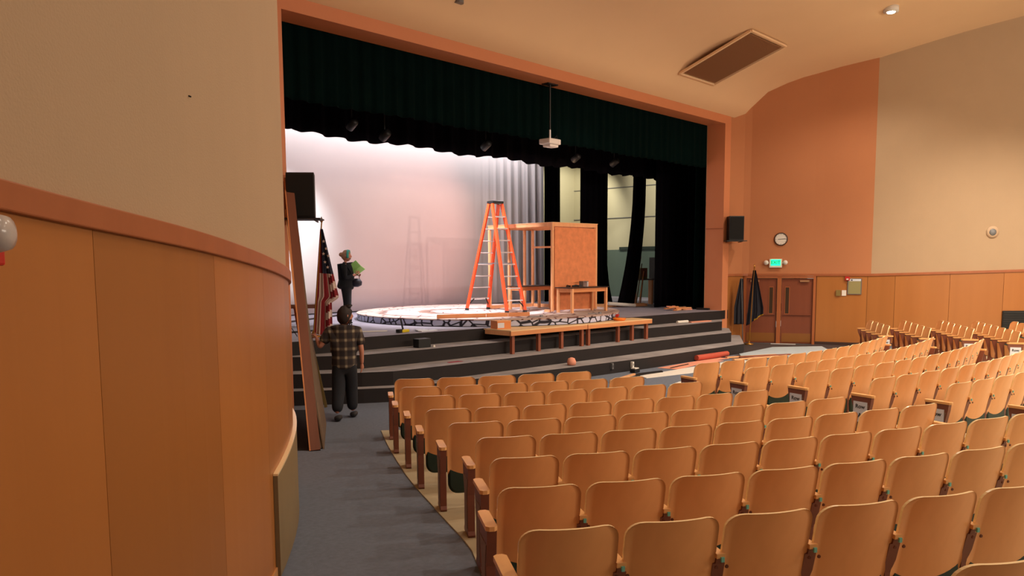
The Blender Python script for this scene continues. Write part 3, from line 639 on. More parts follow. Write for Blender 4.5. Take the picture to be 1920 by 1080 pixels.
    b.prism(poly, .603, .632); out['endarm'] = b.mesh('armrest', M_ARM)
    b = MB()
    b.lathe([(.011, 0), (.009, .006)], seg=8, M=Matrix.Translation((0, .066, .56)) @ Matrix.Rotation(pi/2, 4, 'X'))
    out['bolt'] = b.mesh('bolt', M_BOLT)
    b = MB(); b.box((.006, .066, .598), (.018, .012, .026)); out['tag'] = b.mesh('seat_tag', M_TEAL)
    return out
ORD = ['first', 'second', 'third', 'fourth', 'fifth', 'sixth', 'seventh', 'eighth', 'ninth', 'tenth', 'eleventh', 'twelfth', 'thirteenth']
_cache = {}
BLK = {'near': 'near block', 'middle': 'middle block', 'far': 'far block'}
ME_ROW = text_mesh('Row', .075, M_INK, bold=.0015); ME_A = text_mesh('A', .09, M_INK, bold=.0015)
b = MB(); b.box((0, 0, 0), (.205, .003, .27)); ME_SIGN = b.mesh('row_sign', M_PAPER)
def seat(x, y, z, rz, W, row, j, blk, first, last, sign=None, endlab='aisle'):
    key = round(W, 3)
    if key not in _cache: _cache[key] = seat_meshes(W)
    g = _cache[key]
    lab = 'plywood tip-up seat, %s from the left in the %s row of the %s' % (ORD[j], ORD[row], BLK[blk])
    t = thing('theatre_seat', lab, 'seat', (x, y, z), rz, 'tip-up seats of the '+BLK[blk])
    link(g['back'], 'backrest', t); link(g['seat'], 'seat', t)
    def place(k, nm, xx):
        o = link(g[k], nm, t); o.location = (xx, 0, 0); return o
    if not last:
        place('std', 'standard', W/2); place('arm', 'armrest', W/2); place('tag', 'seat_tag', W/2)
        place('bolt', 'bolt', W/2-.03); place('bolt', 'bolt', W/2+.03)
    if first:
        e = place('end', 'end_standard', -W/2-.03); place('endarm', 'armrest', -W/2-.035)
        o = link(g['inset'], 'inset_panel', e); o.location = (-.031, 0, 0)
        if sign: add_sign(x, y, z, rz, (-W/2-.0668, .155, .40), row, blk, sign)
    if last:
        e = place('end', 'end_standard', W/2+.03); place('endarm', 'armrest', W/2+.035)
    return t
def add_sign(x, y, z, rz, lo, row, blk, letters):
    R = Matrix.Translation((x, y, z)) @ Matrix.Rotation(rz, 4, 'Z') @ Matrix.Translation(lo) @ Matrix.Rotation(-pi/2, 4, 'Z')
    o = link(ME_SIGN, 'row_sign'); o.matrix_world = R; tag(o, 'white paper row sign taped to the aisle end of the %s row, %s' % (ORD[row], BLK[blk]), 'sign', 'paper row signs')
    p = link(ME_ROW, 'lettering', o); p.matrix_parent_inverse = Matrix.Identity(4); p.location = (0, -.003, .07); p.rotation_euler = (pi/2, 0, 0)
    if 'A' in letters:
        p = link(ME_A, 'lettering', o); p.location = (0, -.003, -.05); p.rotation_euler = (pi/2, 0, 0)
# near block
TH = [-37.16, -37.08, -36.75, -36.51, -36.0, -35.64, -35.77, -36.07, -36.24, -36.24]
WW = [.588, .575, .5485, .5316, .577, .5545, .5543, .5647, .5573, .56]
NN = [5, 6, 7, 8, 8, 9, 10, 8, 6, 5]
for k in range(10):
    R = RK[k]+(.075 if k == 9 else 0); z = ZK[k]
    for j in range(3 if k == 9 else 0, NN[k]):
        t = radians(TH[k])+j*WW[k]/R; x, y = C[0]+R*sin(t), C[1]-R*cos(t)
        seat(x, y, z+.0125, t, WW[k], k, j, 'near', j == 0, k < 6 and j == NN[k]-1)
TM = [-18.12, -17.53, -16.79, -16.24, -15.65, -15.2]; WM = [.5628, .5574, .5502, .5589, .5548, .556]; NM = [13, 13, 13, 12, 8, 1]
for k in range(6):
    R = RK[k]; z = ZK[k]
    for j in range(NM[k]):
        t = radians(TM[k])+j*WM[k]/R; x, y = C[0]+R*sin(t), C[1]-R*cos(t)
        seat(x, y, z+.0125, t, WM[k], k, j, 'middle', j == 0, k < 3 and j == NM[k]-1, sign='A' if k == 3 else 'R')
FR = [((20.81, 6.5), (22.28, 7.38), 4), ((20.42, 5.46), (22.44, 6.6), 5), ((20.4, 4.56), (22.63, 5.76), 6), ((20.08, 3.6), (22.71, 4.97), 7), ((20.2, 2.75), (22.8, 4.15), 7)]
for k, (a_, c_, n) in enumerate(FR):
    a_ = Vector(a_); c_ = Vector(c_); d = (c_-a_); L = d.length; sp = L/(n-1); ang = atan2(d.y, d.x)
    for j in range(n):
        if k == 4 and j < 4: continue
        p = a_+d*j/(n-1); z = ZK[k]
        seat(p.x, p.y, z+.0125, ang, min(.56, sp), k, j, 'far', j == 0, j == n-1, sign='R' if k < 4 else None)

# ------------------------------------------------------------------ leaning timber by the near jamb
GRP = 'boards leaning at the near jamb'
def plank(name, p, q, w_, th_, m_, lab, side, edge=None):
    """leaning board: p foot (left corner), q top; side = plan direction of its width"""
    p = Vector(p); q = Vector(q); d = q-p; L = d.length; d.normalize(); al = Vector(side); al = (al-d*al.dot(d)).normalized(); nr = al.cross(d)
    M = Matrix((al, nr, d)).transposed().to_4x4(); M.translation = p
    o = MB().box((w_/2, 0, L/2), (w_, th_, L)).obj(name, m_); o.matrix_world = M; tag(o, lab, 'board', GRP)
    if edge: MB().box((-.008, 0, L/2), (.016, th_, L)).obj('sawn_edge', edge, o)
    return o
plank('leaning_board', (5.79, 8.90, .01), (7.07, 11.36, 3.79), .125, .045, M_BOARD, 'tallest brown plank leaning on the near jamb', (.80, -.60, 0), M_LUMBERX)
plank('leaning_board', (5.86, 8.99, .01), (7.09, 11.39, 3.3), .16, .03, M_BOARDG, 'grey brown plank tucked behind the tallest one', (.80, -.45, 0), M_LUMBER)
plank('leaning_batten', (7.78, 11.5, .01), (7.5, 11.45, 1.12), .05, .03, mat('olive_batten', (112, 92, 44), .7), 'slim olive batten leaning beside the stage steps', (.80, -.60, 0))
# broad sheet: foot edge runs back from the planks, face to the aisle
def sheet4(name, pts, t, m_, lab):
    pts = [Vector(p) for p in pts]; n = (pts[1]-pts[0]).cross(pts[3]-pts[0]).normalized()*t; b = MB()
    b.add([tuple(p) for p in pts]+[tuple(p-n) for p in pts], [(0, 1, 2, 3), (7, 6, 5, 4)]+[(i, 4+i, 4+(i+1) % 4, (i+1) % 4) for i in range(4)]); return tag(b.obj(name, m_), lab, 'board', GRP)
sheet4('leaning_sheet', [(5.98, 8.87, .01), (6.98, 10.28, .01), (7.24, 10.98, 1.30), (6.52, 10.2, 1.9)], .018, M_BOARDG, 'broad grey brown sheet leaning beside the planks, facing the aisle')
sheet4('leaning_sheet', [(5.95, 8.93, .01), (6.97, 10.40, .01), (7.22, 11.1, 1.22), (6.5, 10.3, 1.82)], .018, M_REDPOST, 'reddish sheet behind the broad grey one, only its rim showing')
b = MB(); b.prism([(5.34, 9.25), (5.86, 8.86), (7.62, 11.35), (7.0, 11.95)], .002, .012); tag(b.obj('floor_dark_area', M_DARKFLOOR), 'black area on the floor behind the leaning boards', 'mat')  # thin black slab covering the dark floor area behind the boards

# ------------------------------------------------------------------ flags
def pole(t, base, top, r, m, finial=True):
    b = MB(); b.tube([base, top], r, 8); b.obj('pole', m, t)
    if finial:
        b = MB(); b.lathe([(.004, .12), (.02, .07), (.028, .03), (.012, 0)], tuple(top), 10); b.obj('finial', M_BRASS, t, True)
ft = thing('flag', 'stars and stripes flag drooping on a leaning pole at the near stage edge', 'flag', (8.92, 13.49, S))
pole(ft, (0, 0, 0), (.18, -.12, 2.22), .014, M_BRASS)
b = MB(); b.lathe([(.16, 0), (.16, .02), (.04, .05), (.02, .12)], seg=18); b.obj('stand_base', M_BRASS, ft, True)
def drape(t, name, prof, mats, matf, right, org, seed=1, amp=.035, folds=3.0, ns=24, nt_=36, fwd=None):
    """cloth hanging in folds: prof(v) gives the left and right edge offsets along `right`, and the height, for v 0..1 down"""
    b = MB(); right = Vector(right).normalized(); fw = Vector((right.y, -right.x, 0)); vs = []; org = Vector(org); rnd = random.Random(seed); ph = rnd.uniform(0, 6)
    for j in range(nt_+1):
        v = j/nt_
        for i in range(ns+1):
            u = i/ns; l, r, z = prof(v, u); x = l+(r-l)*u
            y = amp*sin(2*pi*folds*u+ph+v*.8)*(.4+.6*v)+amp*.4*sin(2*pi*folds*2.3*u+1.7+2*v)
            p = org+right*x+fw*y+Vector((0, 0, z)); vs.append(tuple(p))
    b.v = vs
    for j in range(nt_):
        for i in range(ns):
            b.f.append([j*(ns+1)+i, (j+1)*(ns+1)+i, (j+1)*(ns+1)+i+1, j*(ns+1)+i+1]); b.m.append(matf((i+.5)/ns, (j+.5)/nt_))
    o = b.obj(name, mats, t, smooth=True); sm = o.modifiers.new('t', 'SOLIDIFY'); sm.thickness = .006
    return o
CR = (cos(PHI), -sin(PHI), 0)      # direction running square across the sight line
def us_m(u, v):
    if v < .42 and u > .25+.1*v: return 2 if v > .05 else 2
    if v < .42: return 0
    if u < .62: return 0 if int(u/.22+.35) % 2 == 0 else 1
    return 0 if int((v+.12*u)*15) % 2 == 0 else 1
def us_prof(v, u):
    l = -.02-.20*v; r = .02+.27*min(1, v/.62); r = r if v < .64 else .29-.14*(v-.64)/.04 if v < .68 else .15
    return l*1.0, r, 2.10-2.04*v-.06*u*v
us = drape(ft, 'flag_cloth', us_prof, [M_RED, M_WHITECL, M_BLUE], us_m, CR, (.17, -.13, 0), 3, .03, 2.4, 30, 60)
b = MB()
rt = Vector(CR); up = Vector((0, 0, 1)); fwv = Vector((rt.y, -rt.x, 0))
for (sx, sz) in ((.045, 1.86), (.09, 1.72), (.035, 1.62), (.13, 1.58), (.06, 1.46), (.11, 1.36)):
    o_ = Vector((.17, -.13, 0))+rt*sx+up*sz+fwv*.055
    pts = []
    for k in range(10):
        rr = .034 if k % 2 == 0 else .014; a = pi/2+k*pi/5; pts.append(o_+rt*(rr*cos(a))+up*(rr*sin(a)))
    b.add([tuple(p) for p in pts]+[tuple(p+fwv*.004) for p in pts], [tuple(range(10)), tuple(10+i for i in range(10))[::-1]]+[(i, 10+i, 10+(i+1) % 10, (i+1) % 10) for i in range(10)])
o = b.obj('stars', M_WHITECL, ft); o['kind'] = 'stuff'
# dark flags by the side doors
f2 = thing('flag', 'dark navy flag with gold fringe on a brass pole beside the double doors', 'flag', (22.22, 10.86, 0))
pole(f2, (.0, .0, 0), (.10, -.06, 2.26), .016, M_BRASS)
b = MB(); b.lathe([(.13, 0), (.13, .03), (.03, .05), (.02, .12)], seg=16); b.obj('stand_base', M_BRASS, f2, True)
def f2p(v, u): return -.03-.16*v*(1 if v < .8 else 1), .04+.24*min(1, v*1.2), 2.2-1.42*v+.1*u*v-.5*(1-u)*max(0, v-.55)
drape(f2, 'flag_cloth', f2p, [M_NAVY, M_GOLD], lambda u, v: 1 if (v > .965 and u > .45) else 0, CR, (.1, -.06, 0), 5, .04, 2.5, 26, 40)
f3 = thing('flag', 'folded black flag on a shorter pole, nearest the stage steps', 'flag', (22.2, 11.05, 0))
pole(f3, (0, 0, 0), (-.06, .06, 1.98), .014, M_METALG, False)
drape(f3, 'flag_cloth', lambda v, u: (-.04-.16*min(1, v*1.6), .05+.04*v, 1.95-1.35*v), [M_NAVY], lambda u, v: 0, CR, (-.06, .06, 0), 8, .03, 2.0, 18, 30)

# ------------------------------------------------------------------ double doors
def wall_frame(path, t, z, off=0.0):
    """matrix whose x runs along the wall, y into the wall, z up"""
    p, nn = path.at(t); d = Vector((-nn.y, nn.x)); 
    M = Matrix(((d.x, -nn.x, 0, p.x+nn.x*off), (d.y, -nn.y, 0, p.y+nn.y*off), (0, 0, 1, z), (0, 0, 0, 1))); return M
Wd = dr-dl
M = wall_frame(RW, (dl+dr)/2, 0)
def obj_in(M, b, name, m, parent=None, **k):
    o = b.obj(name, m, parent, **k)
    if parent is None: o.matrix_world = M
    return o
def empty_in(M, name, kind=None):
    o = bpy.data.objects.new(name, None); COL.objects.link(o); o.matrix_world = M
    if kind: o['kind'] = kind
    return o
fr_ = empty_in(M, 'door_frame', 'structure'); fr_['label'] = 'wooden frame of the double side doors'
for x in (-Wd/2+.035, .0, Wd/2-.035):
    b = MB(); b.box((x, .0, 1.01), (.075 if x else .12, .09, 2.02)); b.obj('jamb', M_JAMB, fr_)
b = MB(); b.box((0, 0, 1.985), (Wd, .09, .06)); b.obj('head', M_RAIL, fr_)
for i, sx in enumerate((-1, 1)):
    w_ = Wd/2-.14; cx = sx*(Wd/4)
    d_ = empty_in(M @ Matrix.Translation((cx, .03, .012)), 'door_%d' % (i+1), 'structure'); d_['label'] = 'reddish brown side door with a narrow window, %s leaf' % ('stage side' if i == 0 else 'seat side')
    b = MB(); b.box((0, 0, .965), (w_, .04, 1.93)); b.obj('door_leaf', M_DOOR, d_)
    b = MB(); b.box((-sx*w_*.32, -.024, 1.28), (.10, .012, .78)); b.obj('glass_slot', M_GLASS, d_)
    b = MB()
    for dx, dz, a_, c_ in ((0, .40, .13, .02), (0, -.40, .13, .02), (-.06, 0, .015, .8), (.06, 0, .015, .8)): b.box((-sx*w_*.32+dx, -.026, 1.28+dz), (a_, .014, c_))
    b.obj('glass_bead', M_JAMB, d_)
    b = MB(); b.box((0, -.026, .17), (w_-.06, .008, .26)); b.obj('kick_plate', M_KICK, d_)
    b = MB(); b.box((0, -.04, .86), (w_-.1, .03, .03)); b.obj('push_bar', M_DOOR, d_)
    b = MB(); b.box((sx*w_*.22, -.05, 1.86), (.26, .06, .055)); b.obj('closer', M_VENT, d_)
b = MB(); b.box((.15, -.25, .01), (.7, .08, .02)); o = b.obj('door_sill', M_ALU); o.matrix_world = M; struct(o, 'low metal sill in front of the side doors')
# exit sign
Mx = wall_frame(RW, RW.near((23.06, 10.47)), 2.40, .0)
ex = empty_in(Mx, 'exit_sign'); tag(ex, 'lit green exit sign with two emergency lamp heads above the doors', 'sign')
b = MB(); b.box((0, -.04, .0), (.36, .08, .26)); b.obj('housing', M_WHITE, ex, bevel=.008)
b = MB(); b.box((0, -.083, .02), (.28, .008, .18)); b.obj('green_panel', emit('exit_green', (20, 240, 150), 1.6), ex)
me = text_mesh('EXIT', .13, mat('exit_letters', (10, 110, 66), .6), bold=.002)
o = link(me, 'lettering', ex); o.location = (0, -.089, .02); o.rotation_euler = (pi/2, 0, 0)
for sx in (-1, 1):
    b = MB(); b.lathe([(.05, 0), (.07, .03), (.068, .05)], seg=14, M=Matrix.Translation((sx*.27, -.03, .02)) @ Matrix.Rotation(pi/2, 4, 'X')); b.obj('lamp_head', M_WHITE, ex, True)
    b = MB(); b.box((sx*.2, -.03, .01), (.08, .03, .03)); b.obj('lamp_arm', M_WHITE, ex)
# clock
Mc = wall_frame(RW, RW.near((23.1, 10.37)), 3.11, 0); ck = empty_in(Mc, 'wall_clock'); tag(ck, 'round white wall clock with dark rim above the exit sign', 'clock')
b = MB(); b.lathe([(.19, 0), (.195, .03), (.18, .045), (.165, .045), (.165, .035)], seg=32, M=Matrix.Rotation(pi/2, 4, 'X')); b.obj('rim', mat('clock_rim', (70, 46, 38), .5), ck, True)
b = MB(); b.lathe([(.165, .025), (.165, .036)], seg=32, M=Matrix.Rotation(pi/2, 4, 'X')); b.obj('dial', M_WHITE, ck)
for a_, L_ in ((86, .13), (268, .09)):
    b = MB(); b.box((0, -.042, L_/2), (.012, .004, L_), Matrix.Rotation(radians(a_), 4, 'Y')); b.obj('hand', M_INK, ck)
for k in range(12):
    b = MB(); b.box((0, -.039, .145), (.006 if k % 3 else .012, .003, .022), Matrix.Rotation(radians(30*k), 4, 'Y')); b.obj('hour_mark', M_INK, ck)
# loudspeakers on shelves
def speaker(loc, rz, label):
    t = thing('loudspeaker', label, 'speaker', loc, rz, 'black loudspeakers by the arch')
    b = MB(); b.prism([(-.22, -.2), (.22, -.2), (.17, .2), (-.17, .2)], .03, .73); b.obj('cabinet', M_BLKPL, t, bevel=.01)
    b = MB(); b.box((0, -.205, .38), (.40, .012, .64)); b.obj('grille', mat('grille_black', (14, 14, 15), .9), t)
    b = MB(); b.box((0, -.02, .012), (.60, .46, .024)); b.obj('shelf', M_BLKPL, t)
    for sx in (-.2, .2):
        b = MB(); b.add([(sx-.01, .2, 0), (sx+.01, .2, 0), (sx-.01, -.12, 0), (sx+.01, -.12, 0), (sx-.01, .2, -.0), (sx+.01, .2, -.0)], []); b = MB(); b.beam((sx, .2, -.02), (sx, -.14, -.005), .02, .02); b.obj('bracket', M_BLKPL, t)
    return t
speaker((21.84, 11.22, 3.04), -PHI*.9, 'black loudspeaker on a shelf at the far jamb, right of the arch')
speaker((7.28, 11.2, 3.14), -PHI*.9, 'black loudspeaker on a shelf at the near jamb, left of the arch')
# small wall fittings, far wall
def wallbox(px_, name, label, cat, size, z, mats_, off=.0, bev=.004):
    Mw = wall_frame(RW, RW.near(px_), z, .018); o = empty_in(Mw, name); tag(o, label, cat); return o
o = wallbox((23.83, 8.66), 'fire_alarm', 'small red fire alarm strobe on the far wainscot', 'alarm', 0, 1.95, 0)
b = MB(); b.box((0, -.025, 0), (.13, .05, .12)); b.obj('alarm_body', M_REDP, o, bevel=.005); b = MB(); b.box((.0, -.055, -.02), (.06, .02, .035)); b.obj('strobe_lens', M_WHITE, o)
o = wallbox((23.9, 8.45), 'notice_frame', 'framed notice with white heading on the far wainscot', 'notice', 0, 1.72, 0)
b = MB(); b.box((0, -.012, 0), (.38, .024, .46)); b.obj('notice_border', M_METALG, o); b = MB(); b.box((0, -.026, -.02), (.33, .004, .38)); b.obj('sheet', mat('olive_sheet', (150, 140, 92), .6), o)
b = MB(); b.box((0, -.028, .185), (.33, .005, .06)); b.obj('heading', M_PAPER, o); b = MB(); b.box((-.08, -.031, .185), (.05, .003, .03)); b.obj('heading_mark', M_INK, o)
o = wallbox((23.74, 8.87), 'switch_box', 'drab metal switch box below the fire alarm', 'switch', 0, 1.53, 0)
b = MB(); b.box((0, -.02, 0), (.13, .04, .17)); b.obj('cover', mat('drab_metal', (134, 112, 60), .5), o)
o = wallbox((23.80, 8.72), 'wall_plate', 'cream wall plate to the right of the switch box', 'switch', 0, 1.53, 0)
b = MB(); b.box((.02, -.01, 0), (.12, .02, .16)); b.obj('cover', M_WHITE, o)
Mw = wall_frame(RW, RW.near((25.57, 5.36)), 3.23, 0); o = empty_in(Mw, 'wall_speaker'); tag(o, 'round grey flush speaker on the beige far wall', 'speaker')
b = MB(); b.lathe([(.17, 0), (.17, .012), (.10, .02)], seg=26, M=Matrix.Rotation(pi/2, 4, 'X')); b.obj('flange', mat('pale_flange', (190, 160, 130), .6), o, True)
b = MB(); b.lathe([(.10, .018), (.08, .03)], seg=20, M=Matrix.Rotation(pi/2, 4, 'X')); b.obj('cone', M_METALG, o, True)
Mw = wall_frame(RW, RW.near((26.35, 4.45)), .8, .018); o = empty_in(Mw, 'wall_grille'); tag(o, 'dark slatted ventilation grille low on the far wainscot', 'vent')
b = MB(); b.box((.1, -.01, 0), (1.9, .02, .5)); b.obj('grille_back', M_BLKPL, o)
for k in range(9):
    b = MB(); b.box((.1, -.03, -.2+.05*k), (1.86, .03, .012), ); b.obj('slat', mat('slat_grey', (58, 56, 56), .5), o)
# near-left strobe, partly cut by the frame
ts = LW.near((.68, 2.77)); Mn = wall_frame(LW, ts, 2.57, .02); 
p_, nn_ = LW.at(ts); Mn = Matrix(((-nn_.y, nn_.x, 0, p_.x+nn_.x*.02), (nn_.x, nn_.y, 0, p_.y+nn_.y*.02), (0, 0, 1, 2.5), (0, 0, 0, 1)))
o = empty_in(Mn, 'alarm_strobe'); tag(o, 'clear and red alarm strobe on the near wainscot at the left edge', 'alarm')
b = MB(); b.box((0, .02, -.035), (.12, .04, .05)); b.obj('red_base', M_REDP, o, bevel=.008)
b = MB(); b.lathe([(.05, 0), (.062, .03), (.05, .075), (.02, .09)], (0, 0, 0), 16, M=Matrix.Translation((0, .01, .035)) @ Matrix.Rotation(-pi/2, 4, 'X')); b.obj('clear_dome', mat('clear_dome', (190, 180, 176), .2), o, True)
th_ = LW.near((1.9, 3.88)); p_, nn_ = LW.at(th_)
b = MB(); b.tube([(p_.x, p_.y, 3.26), (p_.x+nn_.x*.012, p_.y+nn_.y*.012, 3.255)], .004, 6); tag(b.obj('nail', M_INK), 'tiny dark nail in the beige near wall', 'nail')

# ------------------------------------------------------------------ things lying about
def lay(name, pts, t, m, label, cat, z=0.012, group=None):
    b = MB(); b.prism(pts, z, z+t); return tag(b.obj(name, m), label, cat, group)
lay('cardboard_sheet', [(15.9, 10.02), (17.1, 10.0), (18.1, 9.86), (18.1, 9.5), (17.0, 9.62), (15.95, 9.5)], .006, M_CARD, 'long pink cardboard sheet on the floor below the steps', 'cardboard', .002)
lay('cardboard_sheet', [(17.15, 9.98), (18.6, 9.86), (18.6, 9.62), (17.6, 9.74)], .006, M_CARD, 'smaller pink cardboard sheet lying on the longer one', 'cardboard', .0085)
b = MB(); b.beam((16.0, 9.74, .02), (16.9, 9.80, .02), .03, .008); tag(b.obj('thin_slat', M_STEP), 'thin dark slat lying on the pink cardboard', 'slat')
lay('white_board', [(14.3, 9.28), (14.5, 9.58), (17.4, 9.44), (18.5, 9.2), (18.5, 8.9), (15.6, 8.98)], .01, M_WHITE, 'long white board on the floor in front of the middle seats', 'board', .002)
lay('white_scrap', [(13.7, 8.36), (14.25, 8.46), (14.4, 8.3), (13.75, 8.22)], .006, M_WHITE, 'small white scrap board in the aisle between the seat blocks', 'board', .014)
lay('plastic_sheet', [(19.15, 9.55), (19.7, 9.9), (21.9, 9.98), (23.0, 9.0), (22.2, 8.5), (20.5, 8.55), (19.3, 8.98)], .012, M_BLUEWHITE, 'pale blue plastic sheet spread on the floor by the doors', 'sheet', .002)
for i, (a_, c_, lab) in enumerate((((18.6, 9.7), (20.0, 9.0), 'nearest the roll'), ((18.9, 9.5), (20.3, 8.75), 'beside the blue sheet'), ((18.3, 9.35), (19.7, 8.8), 'closest to the seats'))):
    b = MB(); b.beam((a_[0], a_[1], .03), (c_[0], c_[1], .03), .09, .03); tag(b.obj('batten', M_LUMBER if i != 1 else M_REDPOST), 'loose timber batten on the floor, '+lab, 'timber', 'battens on the floor')
b = MB(); b.tube([(17.6, 9.98, .085), (18.95, 9.86, .085)], .07, 14); tag(b.obj('paper_roll', mat('red_paper', (176, 74, 54), .7)), 'red paper roll on the floor at the foot of the steps', 'roll')
b = MB(); b.beam((13.3, 9.5, .03), (14.5, 9.72, .03), .05, .04); tag(b.obj('timber_offcut', M_LUMBER), 'short timber offcut on the floor behind the near front row', 'timber')
b = MB(); b.prism([(14.4, 9.62), (15.3, 9.5), (15.5, 9.66), (14.7, 9.82)], .002, .02); tag(b.obj('black_tray', M_BLKPL), 'flat black tray on the floor beside the white board', 'tray')
# on the steps
b = MB(); b.lathe([(.03, 0), (.09, .01), (.10, .08), (.07, .15), (.02, .17)], (13.44, 10.62, R_), 12); o = b.obj('foam_block', M_CARD, smooth=True); tag(o, 'rounded pinkish lump sitting on the lowest step', 'lump')
b = MB(); b.prism([(10.6, 11.42), (10.95, 11.38), (10.92, 11.5), (10.65, 11.52)], 2*R_, 2*R_+.006); tag(b.obj('red_rag', mat('crimson', (150, 40, 60), .8)), 'small crimson rag on the middle step', 'rag')
bb = thing('black_box', 'small black box with a white knob on the top step', 'box', (10.6, 12.2, 3*R_), -.1); b = MB(); b.box((0, 0, .09), (.3, .2, .18)); b.obj('case', M_BLKPL, bb, bevel=.01)
b = MB(); b.lathe([(.03, 0), (.02, .04)], (.22, -.1, 0), 10); b.obj('knob', M_WHITE, bb)
b = MB(); b.tube([(19.2, 11.5, 3*R_+.045), (19.62, 11.42, 3*R_+.045)], .04, 10); tag(b.obj('paper_tube', M_WHITE), 'short white paper tube on the top step', 'tube')
b = MB(); b.prism([(19.75, 11.38), (20.6, 11.22), (20.6, 11.34), (19.8, 11.5)], 3*R_, 3*R_+.03); tag(b.obj('pink_strip', M_CARD), 'flat pink strip of board on the top step', 'board')
for k, (x, z) in enumerate(((14.42, .17), (15.08, .15))):
    t = thing('floor_socket', 'cream socket plate on the lowest riser, %s one' % ('left' if k == 0 else 'right'), 'socket', (x, 10.29 if k == 0 else 10.20, z), group='sockets on the lowest riser')
    b = MB(); b.box((0, -.03, 0), (.06, .06, .13)); b.obj('plate', M_METALG if k == 0 else M_WHITE, t, bevel=.003); b = MB(); b.box((0, -.061, .0), (.02, .004, .05)); b.obj('slots', M_INK, t)
t = thing('adapter', 'small black adapter with a white top on the floor at the riser', 'adapter', (14.9, 9.98, .0)); b = MB(); b.box((0, 0, .05), (.2, .14, .08)); b.obj('case', M_BLKPL, t, bevel=.01); b = MB(); b.box((0, 0, .1), (.15, .11, .02)); b.obj('lid', M_WHITE, t)
# on the deck and platform
t = thing('clamp_tool', 'yellow and black hand tool lying at the stage edge', 'tool', (10.75, 12.92, S), .3)
b = MB(); b.box((0, 0, .03), (.26, .09, .06)); b.obj('yellow_body', mat('tool_yellow', (214, 190, 30), .5), t, bevel=.015); b = MB(); b.box((-.16, .02, .04), (.12, .1, .07)); b.obj('black_head', M_BLKPL, t, bevel=.01)
b = MB(); b.beam((.02, .05, .06), (.2, .22, .26), .03, .03); b.obj('handle', M_BLKPL, t)
b = MB(); b.prism([(11.02, 12.68), (11.5, 12.72), (11.55, 12.88), (11.1, 12.9)], S, S+.012); b.prism([(11.0, 12.78), (11.25, 12.72), (11.35, 13.0), (11.12, 13.02)], S+.012, S+.03); tag(b.obj('papers', M_PAPER), 'crumpled white papers at the stage edge', 'paper')
b = MB(); b.beam((10.1, 13.6, S+.02), (10.6, 13.3, S+.02), .05, .02); tag(b.obj('pale_lath', M_WHITE), 'pale slat lying on the deck behind the man', 'slat')
plk = thing('long_plank', 'orange lumber plank lying across the rim of the round platform', 'plank', (0, 0, 0)); 
for (p, q) in (((12.30, 13.62), (13.35, 13.1)), ((13.37, 13.09), (13.85, 12.86)), ((13.87, 12.85), (14.35, 12.62))):
    b = MB(); b.beam((p[0], p[1], DT+.045), (q[0], q[1], DT+.045), .05, .09); b.obj('plank_length', M_LUMBERX, plk)
for k, (x, y, r) in enumerate(((14.15, 12.25, -.4), (15.9, 11.85, -.5))):
    b = MB(); b.beam((-.17, 0, .012), (.12, 0, .012), .018, .018); b.box((.15, 0, .02), (.06, .05, .04)); o = b.obj('hammer', M_METALG); o.location = (x, y, DT); o.rotation_euler = (0, 0, r)
    tag(o, 'small dark hammer lying on the platform, %s one' % ('in front of the ladder' if k == 0 else 'in front of the table'), 'tool', 'hammers on the platform')
t = thing('carton', 'orange carton with pale label on the near rostrum', 'box', (12.72, 12.02, S), -.3); b = MB(); b.box((0, 0, .085), (.34, .3, .17)); b.obj('carton_body', mat('orange_card', (226, 140, 80), .7), t); b = MB(); b.box((-.08, -.152, .08), (.16, .004, .11)); b.obj('pale_label', M_PAPER, t)
b = MB(); b.box((0, 0, .172), (.35, .31, .012)); b.obj('lid', M_LUMBER, t)
t = thing('tray', 'shallow orange tray on the far rostrum', 'tray', (16.35, 11.42, S), .1); b = MB(); b.lathe([(.13, 0), (.17, .06), (.165, .06), (.12, .012)], seg=20); b.obj('tray_body', mat('tray_orange', (240, 130, 30), .5), t, True)
t = thing('drill', 'red power drill lying beyond the orange tray', 'tool', (16.6, 11.66, S), .5); b = MB(); b.tube([(-.12, 0, .1), (.12, 0, .1)], .04, 10); b.obj('drill_body', M_REDP, t); b = MB(); b.box((-.05, 0, .04), (.05, .05, .08)); b.obj('grip', M_BLKPL, t)
t = thing('parts_box', 'low black and white parts box beyond the rostra', 'box', (16.2, 11.9+.02, S), .3); 
b = MB(); b.box((-.28, .0, .03), (.2, .12, .06)); b.obj('case', M_BLKPL, t); b = MB(); b.box((-.28, 0, .065), (.16, .09, .01)); b.obj('lid', M_WHITE, t)
# heap of offcuts near the far jamb
rnd = random.Random(4)
for k in range(14):
    x = 20.62+rnd.uniform(0, .7); y = 12.55+rnd.uniform(-.12, .3)-.1*(x-20.6); L_ = rnd.uniform(.2, .45); lay_ = k//5
    b = MB(); b.box((0, 0, 0), (L_, .07, .035)); o = b.obj('wood_offcut', [M_LUMBER, M_CARD, M_LUMBERX][k % 3]); o.location = (x, y, S+.02+.042*lay_); o.rotation_euler = (rnd.uniform(-.1, .1), rnd.uniform(-.08, .08), rnd.uniform(-.7, .7))
    tag(o, 'short pale wood offcut in the small heap by the far jamb', 'offcut', 'offcuts heaped by the far jamb')
